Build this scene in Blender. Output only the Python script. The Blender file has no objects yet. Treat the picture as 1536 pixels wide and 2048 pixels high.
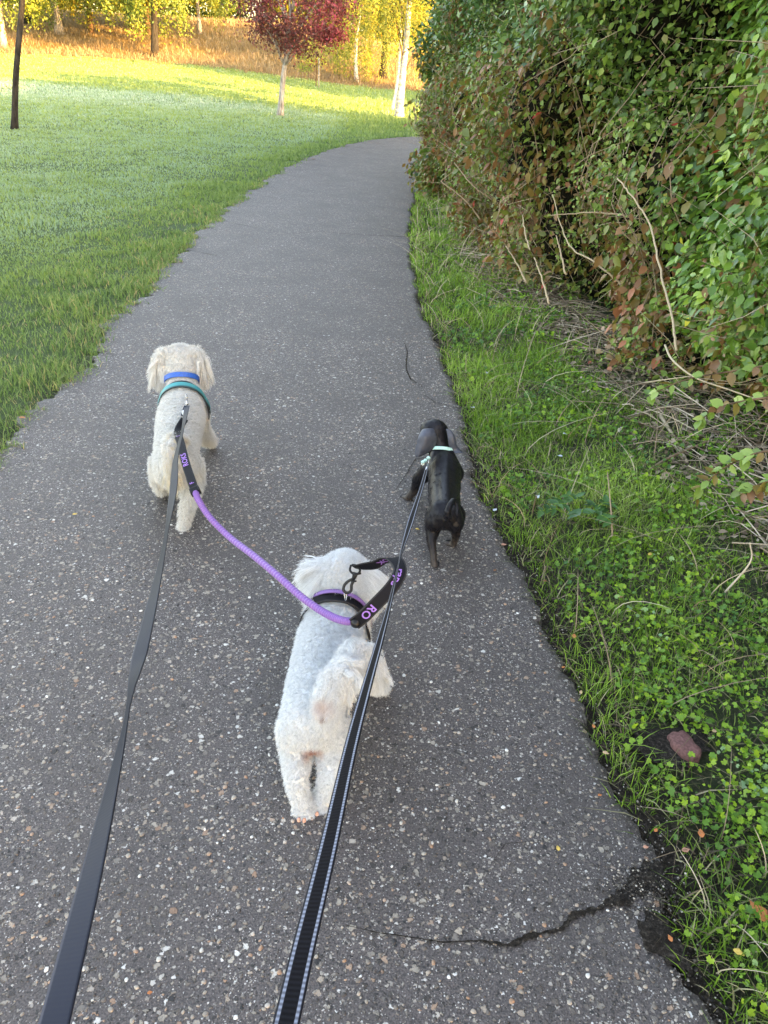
import bpy, math, random
import numpy as np
from mathutils import Vector, Matrix
from mathutils.bvhtree import BVHTree
random.seed(7); RNG = np.random.default_rng(7)
R = math.radians
SC = bpy.context.scene; COL = SC.collection

# ------------------------------------------------------------------ camera
FPX = 1539.0; CAMH = 1.5; ROLL = R(3.0)
PITCH = math.atan((1024 - 120) / FPX)
_f = np.array([0, math.cos(PITCH), -math.sin(PITCH)]); _r0 = np.array([1.0, 0, 0]); _u0 = np.cross(_r0, _f)
_r = _r0 * math.cos(ROLL) + _u0 * math.sin(ROLL); _u = _u0 * math.cos(ROLL) - _r0 * math.sin(ROLL)
cam_d = bpy.data.cameras.new('camera'); cam = bpy.data.objects.new('camera', cam_d); COL.objects.link(cam)
cam_d.sensor_fit = 'VERTICAL'; cam_d.sensor_height = 36; cam_d.lens = 36 * FPX / 2048
cam_d.clip_start = 0.05; cam_d.clip_end = 1500
cam.matrix_world = Matrix(((_r[0], _u[0], -_f[0], 0), (_r[1], _u[1], -_f[1], 0), (_r[2], _u[2], -_f[2], CAMH), (0, 0, 0, 1)))
SC.camera = cam

# ------------------------------------------------------------------ light
SUN_EL = 15.0
SUN_DIR = np.array([0.80, -0.60, 0.0])            # horizontal direction towards the sun (right and behind the camera)
W = bpy.data.worlds.new('World'); SC.world = W; W.use_nodes = True
nt = W.node_tree; bg = nt.nodes['Background']; sky = nt.nodes.new('ShaderNodeTexSky')
sky.sky_type = 'NISHITA'; sky.sun_disc = False; sky.sun_elevation = R(SUN_EL)
sky.sun_rotation = math.atan2(SUN_DIR[0], SUN_DIR[1]); sky.air_density = 1.0; sky.dust_density = 1.5; sky.ozone_density = 0.6
nt.links.new(sky.outputs[0], bg.inputs[0]); bg.inputs[1].default_value = 0.15
sd = bpy.data.lights.new('sun', 'SUN'); so = bpy.data.objects.new('sun', sd); COL.objects.link(so)
sd.energy = 3.4; sd.angle = R(0.5); sd.color = (1.0, 0.66, 0.27)
_sv = Vector((SUN_DIR[0] * math.cos(R(SUN_EL)), SUN_DIR[1] * math.cos(R(SUN_EL)), math.sin(R(SUN_EL))))
so.rotation_euler = _sv.to_track_quat('Z', 'Y').to_euler(); so.location = (20, -20, 20)
SC.view_settings.view_transform = 'Standard'; SC.view_settings.look = 'None'
SC.view_settings.exposure = 3.25; SC.view_settings.gamma = 1.0
SC.view_settings.use_white_balance = True; SC.view_settings.white_balance_temperature = 8500; SC.view_settings.white_balance_tint = 18
SC.cycles.max_bounces = 6; SC.cycles.transparent_max_bounces = 6
SC.cycles.diffuse_bounces = 3; SC.cycles.glossy_bounces = 2; SC.cycles.transmission_bounces = 3

# ------------------------------------------------------------------ terrain height and picture->place helpers
def sstep(a, b, x):
    t = np.clip((np.asarray(x, float) - a) / (b - a), 0, 1); return t * t * (3 - 2 * t)
def hill_edge(x):                                   # y where the mown lawn meets the long grass
    return 41.0 + 0.20 * np.clip(-np.asarray(x, float), -20, 30) + 1.0 * np.sin(np.asarray(x) * 0.33)
def H(x, y):
    x = np.asarray(x, float); y = np.asarray(y, float)
    s = 1 - 0.75 * sstep(-9, 2, x)
    h = 0.00088 * np.clip(y - 14, 0, 34) ** 2 * s
    e = y - hill_edge(x)
    h = h + 2.1 * sstep(-1, 15, e) * (1 - 0.15 * sstep(-12, 0, x)) + 0.02 * np.clip(e - 12, 0, 60)
    h = h + 0.02 * np.sin(x * 0.9 + 1) * np.sin(y * 0.7) * sstep(1.5, 4, np.abs(x + 0.6)) * sstep(2, 6, y)
    return h
def ray(px, py): return _f + _r * (px - 768) / FPX + _u * (1024 - py) / FPX
def P(px, py, z=0.0):
    d = ray(px, py); return np.array([0, 0, CAMH]) + d * ((z - CAMH) / d[2])
def D(px, py, depth): return np.array([0, 0, CAMH]) + ray(px, py) * depth
def G(px, py):                                     # where this sight line meets the terrain
    d = ray(px, py); t = 1.0
    while t < 200:
        q = np.array([0, 0, CAMH]) + d * t
        if q[2] < H(q[0], q[1]): return np.array([q[0], q[1], float(H(q[0], q[1]))])
        t += 0.03
    return q

# ------------------------------------------------------------------ object helpers
def tag(o, label=None, cat=None, group=None, kind=None):
    if label: o['label'] = label
    if cat: o['category'] = cat
    if group: o['group'] = group
    if kind: o['kind'] = kind
    return o
def empty(name, loc, label=None, cat=None, group=None, kind=None):
    o = bpy.data.objects.new(name, None); COL.objects.link(o); o.location = tuple(float(v) for v in loc); o.empty_display_size = 0.1
    return tag(o, label, cat, group, kind)
def link(name, me, mat=None, parent=None, smooth=False):
    o = bpy.data.objects.new(name, me); COL.objects.link(o)
    if mat is not None:
        for m in (mat if isinstance(mat, (list, tuple)) else [mat]): me.materials.append(m)
    if parent is not None:
        o.parent = parent; o.matrix_parent_inverse = Matrix.Translation(parent_world(parent)).inverted()
    if smooth and hasattr(me, 'polygons'): me.polygons.foreach_set('use_smooth', [True] * len(me.polygons))
    return o
def parent_world(p):
    v = Vector((0, 0, 0))
    if p.type == 'EMPTY': v = Vector(p.location)
    return v
def mesh_np(name, V, F, attrs=None, mat_idx=None):
    """V (n,3); F (m,k) array of one polygon size or list of such arrays"""
    if not isinstance(F, list): F = [F]
    me = bpy.data.meshes.new(name); V = np.asarray(V, np.float32)
    me.vertices.add(len(V)); me.vertices.foreach_set('co', V.ravel())
    tot = np.concatenate([np.full(len(f), f.shape[1], np.int32) for f in F]); idx = np.concatenate([np.asarray(f, np.int32).ravel() for f in F])
    me.loops.add(len(idx)); me.loops.foreach_set('vertex_index', idx)
    me.polygons.add(len(tot)); me.polygons.foreach_set('loop_start', np.concatenate([[0], np.cumsum(tot)[:-1]]).astype(np.int32))
    me.polygons.foreach_set('loop_total', tot)
    for k, (dom, arr) in (attrs or {}).items():
        a = me.attributes.new(k, 'FLOAT', dom); a.data.foreach_set('value', np.asarray(arr, np.float32))
    me.update(calc_edges=True)
    if mat_idx is not None: me.polygons.foreach_set('material_index', np.asarray(mat_idx, np.int32))
    return me
class MB:
    def __init__(s): s.V = []; s.F = {}; s.n = 0; s.A = []
    def add(s, V, F, a=0.0):
        V = np.asarray(V, float); F = np.asarray(F, int)
        s.V.append(V); s.F.setdefault(F.shape[1], []).append(F + s.n); s.n += len(V)
        s.A.append(np.full(len(V), a) if np.isscalar(a) else np.asarray(a))
    def tube(s, pts, rad, seg=8, a=0.0, caps=True):
        pts = np.asarray(pts, float); n = len(pts); rad = np.full(n, rad) if np.isscalar(rad) else np.asarray(rad, float)
        T = np.gradient(pts, axis=0); T /= np.linalg.norm(T, axis=1)[:, None] + 1e-9
        ref = np.array([0, 0, 1.0]) if abs(T[0][2]) < 0.8 else np.array([1.0, 0, 0])
        V = []
        for i in range(n):
            A = np.cross(T[i], ref); A /= np.linalg.norm(A) + 1e-9; B = np.cross(T[i], A); ref = np.cross(A, T[i])
            an = np.arange(seg) * 2 * math.pi / seg
            V.append(pts[i] + rad[i] * (np.cos(an)[:, None] * A + np.sin(an)[:, None] * B))
        V = np.concatenate(V); i = np.arange(n - 1)[:, None] * seg; j = np.arange(seg)[None]; j2 = (j + 1) % seg
        F = np.stack([i + j, i + j2, i + seg + j2, i + seg + j], -1).reshape(-1, 4)
        if caps:
            c0 = len(V); V = np.concatenate([V, pts[:1], pts[-1:]])
            k = np.arange(seg)
            T3 = np.concatenate([np.stack([(k + 1) % seg, k, np.full(seg, c0)], -1), np.stack([(n - 1) * seg + k, (n - 1) * seg + (k + 1) % seg, np.full(seg, c0 + 1)], -1)])
            base = s.n; s.add(V, F, a); s.F.setdefault(3, []).append(T3 + base)
        else: s.add(V, F, a)
    def ball(s, c, r, nu=12, nv=8, a=0.0):
        r = np.full(3, r) if np.isscalar(r) else np.asarray(r, float)
        th = np.linspace(0, math.pi, nv + 1)[1:-1]; ph = np.arange(nu) * 2 * math.pi / nu
        V = [np.array([[0, 0, 1.0]])] + [np.stack([np.sin(t) * np.cos(ph), np.sin(t) * np.sin(ph), np.full(nu, np.cos(t))], -1) for t in th] + [np.array([[0, 0, -1.0]])]
        V = np.concatenate(V) * r + np.asarray(c); k = np.arange(nu); k2 = (k + 1) % nu; base = s.n
        q = [np.stack([1 + i * nu + k, 1 + (i + 1) * nu + k, 1 + (i + 1) * nu + k2, 1 + i * nu + k2], -1) for i in range(nv - 2)]
        s.add(V, np.concatenate(q), a); L = len(V) - 1; o = 1 + (nv - 2) * nu
        s.F.setdefault(3, []).append(np.concatenate([np.stack([k * 0, 1 + k, 1 + k2], -1), np.stack([k * 0 + L, o + k2, o + k], -1)]) + base)
    def build(s, name, mat=None, parent=None, smooth=True):
        me = mesh_np(name, np.concatenate(s.V), [np.concatenate(f) for f in s.F.values()], {'rnd': ('POINT', np.concatenate(s.A))})
        return link(name, me, mat, parent, smooth)
def curve_pts(pts, n):                              # Catmull-Rom through control points
    pts = np.asarray(pts, float); m = len(pts); p = np.concatenate([[2 * pts[0] - pts[1]], pts, [2 * pts[-1] - pts[-2]]])
    t = np.linspace(0, m - 1, n); i = np.clip(t.astype(int), 0, m - 2); u = (t - i)[:, None]
    a, b, c, d = p[i], p[i + 1], p[i + 2], p[i + 3]
    return 0.5 * ((2 * b) + (-a + c) * u + (2 * a - 5 * b + 4 * c - d) * u ** 2 + (-a + 3 * b - 3 * c + d) * u ** 3)
def unit(v): v = np.asarray(v, float); return v / (np.linalg.norm(v, axis=-1, keepdims=True) + 1e-12)

# ------------------------------------------------------------------ material helpers
class NT:
    def __init__(s, name):
        s.m = bpy.data.materials.new(name); s.m.use_nodes = True; s.t = s.m.node_tree; s.t.nodes.clear()
        s.out = s.t.nodes.new('ShaderNodeOutputMaterial')
    def n(s, typ, **kw):
        nd = s.t.nodes.new(typ)
        for k, v in kw.items():
            if k in nd.inputs: nd.inputs[k].default_value = v
            else: setattr(nd, k, v)
        return nd
    def l(s, a, b): s.t.links.new(a, b)
    def ramp(s, fac, stops, interp='LINEAR'):
        r = s.n('ShaderNodeValToRGB'); r.color_ramp.interpolation = interp; e = r.color_ramp.elements
        e[0].position, e[0].color = stops[0][0], (*stops[0][1], 1); e[1].position, e[1].color = stops[-1][0], (*stops[-1][1], 1)
        for p, c in stops[1:-1]:
            q = e.new(p); q.color = (*c, 1)
        s.l(fac, r.inputs[0]); return r.outputs[0]
    def mix(s, fac, a, b, typ='MIX'):
        m = s.n('ShaderNodeMix'); m.data_type = 'RGBA'; m.blend_type = typ
        for k, v in ((0, fac), (6, a), (7, b)):
            if hasattr(v, 'is_output'): s.l(v, m.inputs[k])
            elif k == 0: m.inputs[0].default_value = v
            else: m.inputs[k].default_value = (*v, 1)
        return m.outputs[2]
    def math(s, op, a, b=0.0, c=0.0):
        m = s.n('ShaderNodeMath', operation=op)
        for k, v in enumerate((a, b, c)):
            if hasattr(v, 'is_output'): s.l(v, m.inputs[k])
            else: m.inputs[k].default_value = v
        return m.outputs[0]
    def bump(s, h, strength=0.5, dist=0.01):
        b = s.n('ShaderNodeBump'); b.inputs['Strength'].default_value = strength; b.inputs['Distance'].default_value = dist
        s.l(h, b.inputs['Height']); return b.outputs[0]
    def bsdf(s, col, rough=0.6, spec=0.5, normal=None, transl=0.0, tcol=None, sheen=0.0, coat=0.0, metal=0.0):
        p = s.n('ShaderNodeBsdfPrincipled')
        for k, v in (('Base Color', col), ('Roughness', rough)):
            if hasattr(v, 'is_output'): s.l(v, p.inputs[k])
            else: p.inputs[k].default_value = (*v, 1) if k == 'Base Color' else v
        p.inputs['Specular IOR Level'].default_value = spec; p.inputs['Metallic'].default_value = metal
        p.inputs['Sheen Weight'].default_value = sheen; p.inputs['Coat Weight'].default_value = coat
        if normal is not None: s.l(normal, p.inputs['Normal'])
        o = p.outputs[0]
        if transl > 0:
            t = s.n('ShaderNodeBsdfTranslucent'); tc = tcol if tcol is not None else col
            if hasattr(tc, 'is_output'): s.l(tc, t.inputs[0])
            else: t.inputs[0].default_value = (*tc, 1)
            mx = s.n('ShaderNodeMixShader'); mx.inputs[0].default_value = transl; s.l(o, mx.inputs[1]); s.l(t.outputs[0], mx.inputs[2]); o = mx.outputs[0]
        s.l(o, s.out.inputs[0]); return s.m
    def attr(s, name): return s.n('ShaderNodeAttribute', attribute_name=name).outputs['Fac']
    def coord(s): return s.n('ShaderNodeTexCoord').outputs['Object']
    def noise(s, scale, detail=4, vec=None, rough=0.5):
        x = s.n('ShaderNodeTexNoise'); x.inputs['Scale'].default_value = scale; x.inputs['Detail'].default_value = detail; x.inputs['Roughness'].default_value = rough
        s.l(vec if vec is not None else s.coord(), x.inputs['Vector']); return x.outputs['Fac']
def leaf_mat(name, stops, transl=0.3, rough=0.45, spec=0.5):
    t = NT(name); c = t.ramp(t.attr('rnd'), stops)
    return t.bsdf(c, rough, spec, transl=transl)
def plain(name, col, rough=0.6, spec=0.5, nscale=0, namt=0.2, **kw):
    t = NT(name); c = col
    if nscale:
        n = t.noise(nscale, 5); c = t.mix(n, tuple(v * (1 - namt) for v in col), tuple(min(1, v * (1 + namt)) for v in col))
        kw['normal'] = t.bump(n, 0.4, kw.pop('bd', 0.003))
    else: kw.pop('bd', None)
    return t.bsdf(c, rough, spec, **kw)
def bark(name, a, b, scale=14, stretch=0.25):
    t = NT(name); mp = t.n('ShaderNodeMapping'); t.l(t.coord(), mp.inputs[0]); mp.inputs['Scale'].default_value = (1, 1, stretch)
    n = t.noise(scale, 6, mp.outputs[0], 0.65); c = t.ramp(n, [(0.35, a), (0.62, b)])
    return t.bsdf(c, 0.9, 0.2, normal=t.bump(n, 0.6, 0.02))
#@@MAT
def asphalt():
    t = NT('asphalt'); co = t.coord()
    big = t.noise(1.3, 4, co); fine = t.noise(260, 3, co); mid = t.noise(9, 5, co)
    fr = t.n('ShaderNodeMapRange'); fr.inputs[1].default_value = 0.35; fr.inputs[2].default_value = 0.65; t.l(fine, fr.inputs[0]); base = t.mix(fr.outputs[0], (0.016, 0.013, 0.0122), (0.14, 0.117, 0.109))
    base = t.mix(t.math('MULTIPLY', mid, 0.3), base, (0.10, 0.084, 0.078))
    hsum = t.math('MULTIPLY', fine, 0.25)
    for sc, keep, rad, stops in ((240, 0.55, 0.46, [(0.0, (0.008, 0.008, 0.008)), (0.3, (0.05, 0.045, 0.04)), (0.5, (0.24, 0.22, 0.21)), (0.8, (0.44, 0.405, 0.37)), (1.0, (0.70, 0.68, 0.64))]),
                                 (120, 0.60, 0.46, [(0.0, (0.008, 0.008, 0.009)), (0.28, (0.03, 0.028, 0.027)), (0.4, (0.17, 0.155, 0.14)), (0.65, (0.31, 0.275, 0.235)), (0.88, (0.46, 0.42, 0.37)), (1.0, (0.74, 0.72, 0.68))]),
                                 (66, 0.52, 0.47, [(0.0, (0.010, 0.010, 0.011)), (0.22, (0.12, 0.10, 0.085)), (0.5, (0.25, 0.22, 0.185)), (0.75, (0.42, 0.37, 0.30)), (0.88, (0.36, 0.21, 0.13)), (0.95, (0.50, 0.46, 0.40)), (1.0, (0.75, 0.74, 0.70))])):
        mp = t.n('ShaderNodeMapping'); mp.inputs['Rotation'].default_value = (0, 0, sc * 0.37); mp.inputs['Scale'].default_value = (1, 1, 0.02)
        wob = t.n('ShaderNodeTexNoise'); wob.inputs['Scale'].default_value = sc * 1.5; t.l(co, wob.inputs['Vector'])
        vm = t.n('ShaderNodeVectorMath', operation='MULTIPLY_ADD'); t.l(wob.outputs['Color'], vm.inputs[0]); vm.inputs[1].default_value = (1.15 / sc,) * 3; t.l(co, vm.inputs[2])
        t.l(vm.outputs[0], mp.inputs[0])
        v = t.n('ShaderNodeTexVoronoi'); v.inputs['Scale'].default_value = sc; t.l(mp.outputs[0], v.inputs['Vector'])
        sp = t.n('ShaderNodeSeparateColor'); t.l(v.outputs['Color'], sp.inputs[0])
        isp = t.math('LESS_THAN', sp.outputs[0], keep)
        rr = t.math('MULTIPLY_ADD', sp.outputs[2], 0.22, rad - 0.2)
        ins = t.math('SUBTRACT', rr, v.outputs['Distance']); edge = t.n('ShaderNodeMapRange'); edge.inputs[1].default_value = 0.0; edge.inputs[2].default_value = 0.07; t.l(ins, edge.inputs[0])
        mask = t.math('MULTIPLY', edge.outputs[0], isp)
        pc = t.ramp(sp.outputs[1], stops); base = t.mix(mask, base, pc)
        hsum = t.math('ADD', hsum, t.math('MULTIPLY', mask, 60.0 / sc))
    st = t.n('ShaderNodeMapRange'); st.inputs[1].default_value = 0.42; st.inputs[2].default_value = 0.68; st.inputs[4].default_value = 0.55; t.l(t.noise(2.6, 7, co, 0.65), st.inputs[0])
    base = t.mix(st.outputs[0], base, (0.050, 0.042, 0.038)); base = t.mix(t.math('MULTIPLY', big, 0.15), base, (0.11, 0.098, 0.09))
    return t.bsdf(base, 0.62, 0.45, normal=t.bump(hsum, 0.9, 0.006))
M_ASPH = asphalt()
def ground_mat():
    t = NT('ground'); n = t.noise(70, 9, None, 0.8); n2 = t.noise(3, 4)
    soil = t.ramp(n, [(0.3, (0.016, 0.013, 0.011)), (0.5, (0.045, 0.036, 0.029)), (0.6, (0.10, 0.080, 0.062)), (0.75, (0.22, 0.18, 0.14))])
    g = t.mix(n2, (0.07, 0.13, 0.045), (0.14, 0.21, 0.10)); d = t.mix(n2, (0.22, 0.13, 0.04), (0.30, 0.20, 0.07))
    c = t.mix(t.attr('green'), soil, g); c = t.mix(t.attr('dry'), c, d)
    return t.bsdf(c, 0.95, 0.15, normal=t.bump(n, 1.0, 0.03))
M_GROUND = ground_mat()
def soil_mat():
    t = NT('dark_soil'); n = t.noise(110, 9, None, 0.8); return t.bsdf(t.ramp(n, [(0.35, (0.010, 0.008, 0.007)), (0.52, (0.036, 0.030, 0.025)), (0.66, (0.14, 0.12, 0.10))]), 0.95, 0.15, normal=t.bump(n, 1.0, 0.015))
M_SOIL = soil_mat()
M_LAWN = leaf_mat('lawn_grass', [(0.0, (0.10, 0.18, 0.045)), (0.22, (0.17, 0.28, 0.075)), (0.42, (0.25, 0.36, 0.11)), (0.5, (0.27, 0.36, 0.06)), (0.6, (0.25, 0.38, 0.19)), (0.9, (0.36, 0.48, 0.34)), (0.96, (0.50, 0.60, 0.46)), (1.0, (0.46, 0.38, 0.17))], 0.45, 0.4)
M_VERGE = leaf_mat('verge_grass', [(0.0, (0.09, 0.19, 0.025)), (0.4, (0.19, 0.37, 0.04)), (0.75, (0.33, 0.52, 0.085)), (0.92, (0.46, 0.58, 0.20)), (1.0, (0.62, 0.56, 0.34))], 0.48, 0.4)
M_CLOVER = leaf_mat('clover', [(0.0, (0.05, 0.16, 0.03)), (0.45, (0.15, 0.33, 0.035)), (0.85, (0.32, 0.50, 0.04)), (1.0, (0.24, 0.42, 0.20))], 0.42, 0.5)
M_DRYGRASS = leaf_mat('dry_grass', [(0.0, (0.15, 0.10, 0.05)), (0.5, (0.27, 0.20, 0.11)), (0.85, (0.38, 0.31, 0.19)), (1.0, (0.18, 0.20, 0.07))], 0.3, 0.7)
M_STRAW = leaf_mat('dead_stalk', [(0.0, (0.16, 0.11, 0.065)), (0.5, (0.30, 0.22, 0.14)), (1.0, (0.50, 0.42, 0.30))], 0.0, 0.7)
M_LITTER = leaf_mat('litter', [(0.0, (0.09, 0.06, 0.04)), (0.4, (0.20, 0.15, 0.10)), (0.75, (0.34, 0.27, 0.19)), (1.0, (0.52, 0.45, 0.35))], 0.0, 0.8)
M_BRAMBLE = leaf_mat('bramble_leaf', [(0.0, (0.046, 0.098, 0.018)), (0.3, (0.104, 0.195, 0.033)), (0.55, (0.195, 0.312, 0.052)), (0.66, (0.312, 0.416, 0.117)), (0.72, (0.221, 0.169, 0.039)), (0.86, (0.208, 0.098, 0.039)), (0.96, (0.312, 0.221, 0.130)), (1.0, (0.364, 0.039, 0.026))], 0.28, 0.4)
M_RUSSET = leaf_mat('russet_leaf', [(0.0, (0.065, 0.111, 0.019)), (0.3, (0.156, 0.182, 0.033)), (0.55, (0.221, 0.156, 0.039)), (0.8, (0.208, 0.091, 0.036)), (0.95, (0.338, 0.182, 0.078)), (1.0, (0.494, 0.052, 0.039))], 0.3, 0.42)
M_BRIGHT = leaf_mat('shrub_leaf', [(0.0, (0.057, 0.138, 0.025)), (0.4, (0.127, 0.265, 0.040)), (0.75, (0.253, 0.425, 0.063)), (0.93, (0.414, 0.552, 0.081)), (1.0, (0.713, 0.644, 0.081))], 0.33, 0.28, 0.6)
M_DARKLEAF = leaf_mat('dark_shrub_leaf', [(0.0, (0.039, 0.098, 0.029)), (0.5, (0.085, 0.182, 0.052)), (0.85, (0.156, 0.273, 0.072)), (1.0, (0.260, 0.351, 0.091))], 0.25, 0.35)
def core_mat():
    t = NT('dark_twig_core'); mp = t.n('ShaderNodeMapping'); t.l(t.coord(), mp.inputs[0]); mp.inputs['Scale'].default_value = (1, 1, .4); n = t.noise(26, 9, mp.outputs[0], 0.8)
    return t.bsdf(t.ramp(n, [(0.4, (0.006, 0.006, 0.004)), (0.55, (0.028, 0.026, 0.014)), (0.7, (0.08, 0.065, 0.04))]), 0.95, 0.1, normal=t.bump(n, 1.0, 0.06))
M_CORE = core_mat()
M_YELLOW = leaf_mat('yellow_leaf', [(0.0, (0.12, 0.17, 0.03)), (0.4, (0.26, 0.29, 0.045)), (0.8, (0.42, 0.38, 0.05)), (1.0, (0.50, 0.30, 0.04))], 0.4, 0.5)
M_LIME = leaf_mat('lime_leaf', [(0.0, (0.07, 0.13, 0.025)), (0.5, (0.18, 0.24, 0.04)), (1.0, (0.36, 0.35, 0.05))], 0.4, 0.5)
M_RED = leaf_mat('red_leaf', [(0.0, (0.10, 0.035, 0.025)), (0.4, (0.20, 0.055, 0.045)), (0.7, (0.29, 0.055, 0.065)), (0.9, (0.36, 0.04, 0.08)), (1.0, (0.24, 0.11, 0.04))], 0.3, 0.5)
M_FARLEAF = leaf_mat('woodland_leaf', [(0.0, (0.05, 0.07, 0.012)), (0.5, (0.14, 0.17, 0.02)), (1.0, (0.36, 0.33, 0.03))], 0.3, 0.6)
M_BARKD = bark('dark_bark', (0.010, 0.009, 0.008), (0.045, 0.04, 0.034))
M_BARKB = bark('brown_bark', (0.05, 0.03, 0.018), (0.16, 0.10, 0.06))
M_BARKG = bark('grey_bark', (0.16, 0.14, 0.12), (0.42, 0.40, 0.37), 20)
M_BIRCH = bark('birch_bark', (0.25, 0.22, 0.19), (0.72, 0.68, 0.62), 7, 3.0)

# ------------------------------------------------------------------ ground, path, crack
def axis(lo, hi, fine, growth=1.12, cap=6.0):
    a = [0.0]; st = fine
    while a[-1] < hi: a.append(a[-1] + st); st = min(cap, st * growth)
    b = [0.0]; st = fine
    while b[-1] > lo: b.append(b[-1] - st); st = min(cap, st * growth)
    return np.array(sorted(set(np.round(a + b, 4))))
LEFT = np.array([(-1.72, -4), (-1.66, 0), (-1.64, 2.0), (-1.65, 2.93), (-1.65, 3.22), (-1.63, 3.73), (-1.69, 4.2), (-1.77, 4.78), (-1.76, 5.38), (-1.81, 6.12), (-1.88, 7.27), (-1.9, 8.59), (-1.86, 10.89), (-1.66, 13.58), (-1.21, 16.31), (-0.51, 18.35), (0.48, 19.5), (2.4, 20.5), (6, 21.2), (14, 21.4)])
RIGHT = np.array([(0.72, -4), (0.68, 0), (0.64, 0.6), (0.63, 0.76), (0.60, 0.91), (0.645, 1.08), (0.61, 1.18), (0.585, 1.49), (0.51, 1.91), (0.43, 2.43), (0.36, 3.14), (0.33, 4.02), (0.18, 5.49), (0.11, 8.03), (0.18, 10.29), (0.30, 13.2), (0.55, 15.8), (1.3, 17.1), (3.2, 17.8), (14, 18.4)])
def edge_noise(s, ph, amp=0.008):
    return amp * (0.7 * np.sin(s * 31 + ph) + 1.1 * np.sin(s * 13.3 + 2 * ph) + 0.6 * np.sin(s * 57 + ph * 3) + 1.6 * np.sin(s * 4.7 + ph) + 0.45 * np.sin(s * 113 + 2 * np.sin(s * 17)) + 0.35 * np.sin(s * 171 + 3 * np.sin(s * 29)))
NP = 2800
def edge_curve(pts, ph, amp=.008):
    c = curve_pts(np.c_[pts, np.zeros(len(pts))], 4000); s = np.r_[0, np.cumsum(np.linalg.norm(np.diff(c, axis=0), axis=1))]
    w = np.interp(np.linspace(0, 1, NP) ** 1.5, np.linspace(0, 1, 4000), np.linspace(0, 1, 4000)) * s[-1]
    q = np.stack([np.interp(w, s, c[:, k]) for k in (0, 1)], -1); q[:, 0] += edge_noise(w, ph, amp); return q
LC = edge_curve(LEFT, 1.3, .019); RC = edge_curve(RIGHT, 4.1)
def left_x(y): return np.interp(y, LC[:, 1], LC[:, 0])
def right_x(y):
    k = np.argmax(RC[:, 1] > 16.5); return np.interp(y, RC[:k, 1], RC[:k, 0])
xs = axis(-70, 70, 0.12, 1.06); ys = axis(-30, 150, 0.12, 1.04) + 1.0
xs = np.r_[-600, -300, -150, xs, 150, 300, 600]; ys = np.r_[-600, -200, ys, 250, 400, 800]
X, Y = np.meshgrid(xs, ys); Z = H(X, Y) - 0.012
nearbump = (0.012 * np.sin(X * 9 + 2 * np.sin(Y * 4)) * np.sin(Y * 7)) * ((X > right_x(Y) + 0.15) | (X < left_x(Y) - 0.1)) * (Y < 16) + 0.006
Z = Z + nearbump * (np.abs(Y) < 40)
inpath = (X > left_x(Y) - 0.05) & (X < right_x(Y) + 0.05) & (Y < 18); Z = np.where(inpath, -0.012, Z)
green = np.where(X < left_x(Y) - 0.02, 0.75, 0.0) * np.ones_like(X); green = np.where(Y > 19.8, 0.85, green); green = np.where((X > right_x(Y) + 0.2) & (Y < 18), 0.32, green)
dry = sstep(-0.8, 0.8, Y - hill_edge(X)); 
nx, ny = len(xs), len(ys); i, j = np.meshgrid(np.arange(ny - 1), np.arange(nx - 1), indexing='ij'); q = (i * nx + j).ravel()
gme = mesh_np('ground', np.stack([X, Y, Z], -1).reshape(-1, 3), np.stack([q, q + 1, q + nx + 1, q + nx], -1), {'green': ('POINT', green.ravel()), 'dry': ('POINT', dry.ravel() * (1 - 0.6 * sstep(16, 24, (Y - hill_edge(X)).ravel())))})
tag(link('ground', gme, M_GROUND, smooth=True), kind='structure')
nc = 18; tt = np.r_[0, .004, np.linspace(.02, .98, nc - 4), .996, 1][None, :, None]; PV = LC[:, None, :] * (1 - tt) + RC[:, None, :] * tt
crown = 0.016 + 0.0 * tt[..., 0]
PZ = np.broadcast_to(crown, PV.shape[:2]).copy(); PZ[:, 0] = -0.008; PZ[:, -1] = -0.02
PZ += np.clip(H(PV[..., 0], PV[..., 1]), 0, 1) * sstep(14, 17, PV[..., 1])
i, j = np.meshgrid(np.arange(NP - 1), np.arange(nc - 1), indexing='ij'); q = (i * nc + j).ravel()
pme = mesh_np('path', np.concatenate([PV, PZ[..., None]], -1).reshape(-1, 3), np.stack([q, q + 1, q + nc + 1, q + nc], -1))
path = tag(link('path', pme, M_ASPH, smooth=True), kind='structure')
def crack(pix, wid, name='crack', jag=0.006):
    pts = np.array([P(u, v)[:2] for u, v in pix]); s = np.r_[0, np.cumsum(np.linalg.norm(np.diff(pts, axis=0), axis=1))]
    n = max(12, int(s[-1] / 0.006)); w = np.linspace(0, s[-1], n); c = np.stack([np.interp(w, s, pts[:, k]) for k in (0, 1)], -1)
    T = unit(np.gradient(c, axis=0)); Nn = np.stack([-T[:, 1], T[:, 0]], -1)
    c = c + Nn * (RNG.normal(0, 1, n).cumsum() * 0.0012)[:, None] * np.sin(np.linspace(0, math.pi, n))[:, None] * 0.6
    hw = np.interp(w, s, wid) * .72 * (0.5 + 0.9 * RNG.random(n)); L = c + Nn * hw[:, None]; Rr = c - Nn * (hw * (0.5 + RNG.random(n)))[:, None]
    z = np.full((n, 1), 0.0205); V = np.concatenate([np.c_[L, z], np.c_[Rr, z]]); k = np.arange(n - 1)
    return link(name, mesh_np(name, V, np.stack([k, k + n, k + n + 1, k + 1], -1)), M_SOIL, path)
crack([(690, 1862), (760, 1878), (880, 1888), (960, 1882), (1010, 1892), (1060, 1872), (1110, 1862), (1140, 1832), (1190, 1822), (1230, 1800), (1265, 1780), (1330, 1765)], [0.001, 0.0015, 0.002, 0.003, 0.006, 0.007, 0.006, 0.009, 0.008, 0.014, 0.028, 0.05])
crack([(808, 690), (815, 710), (812, 740), (822, 765), (845, 780)], [0.001, 0.004, 0.006, 0.004, 0.002])
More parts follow.
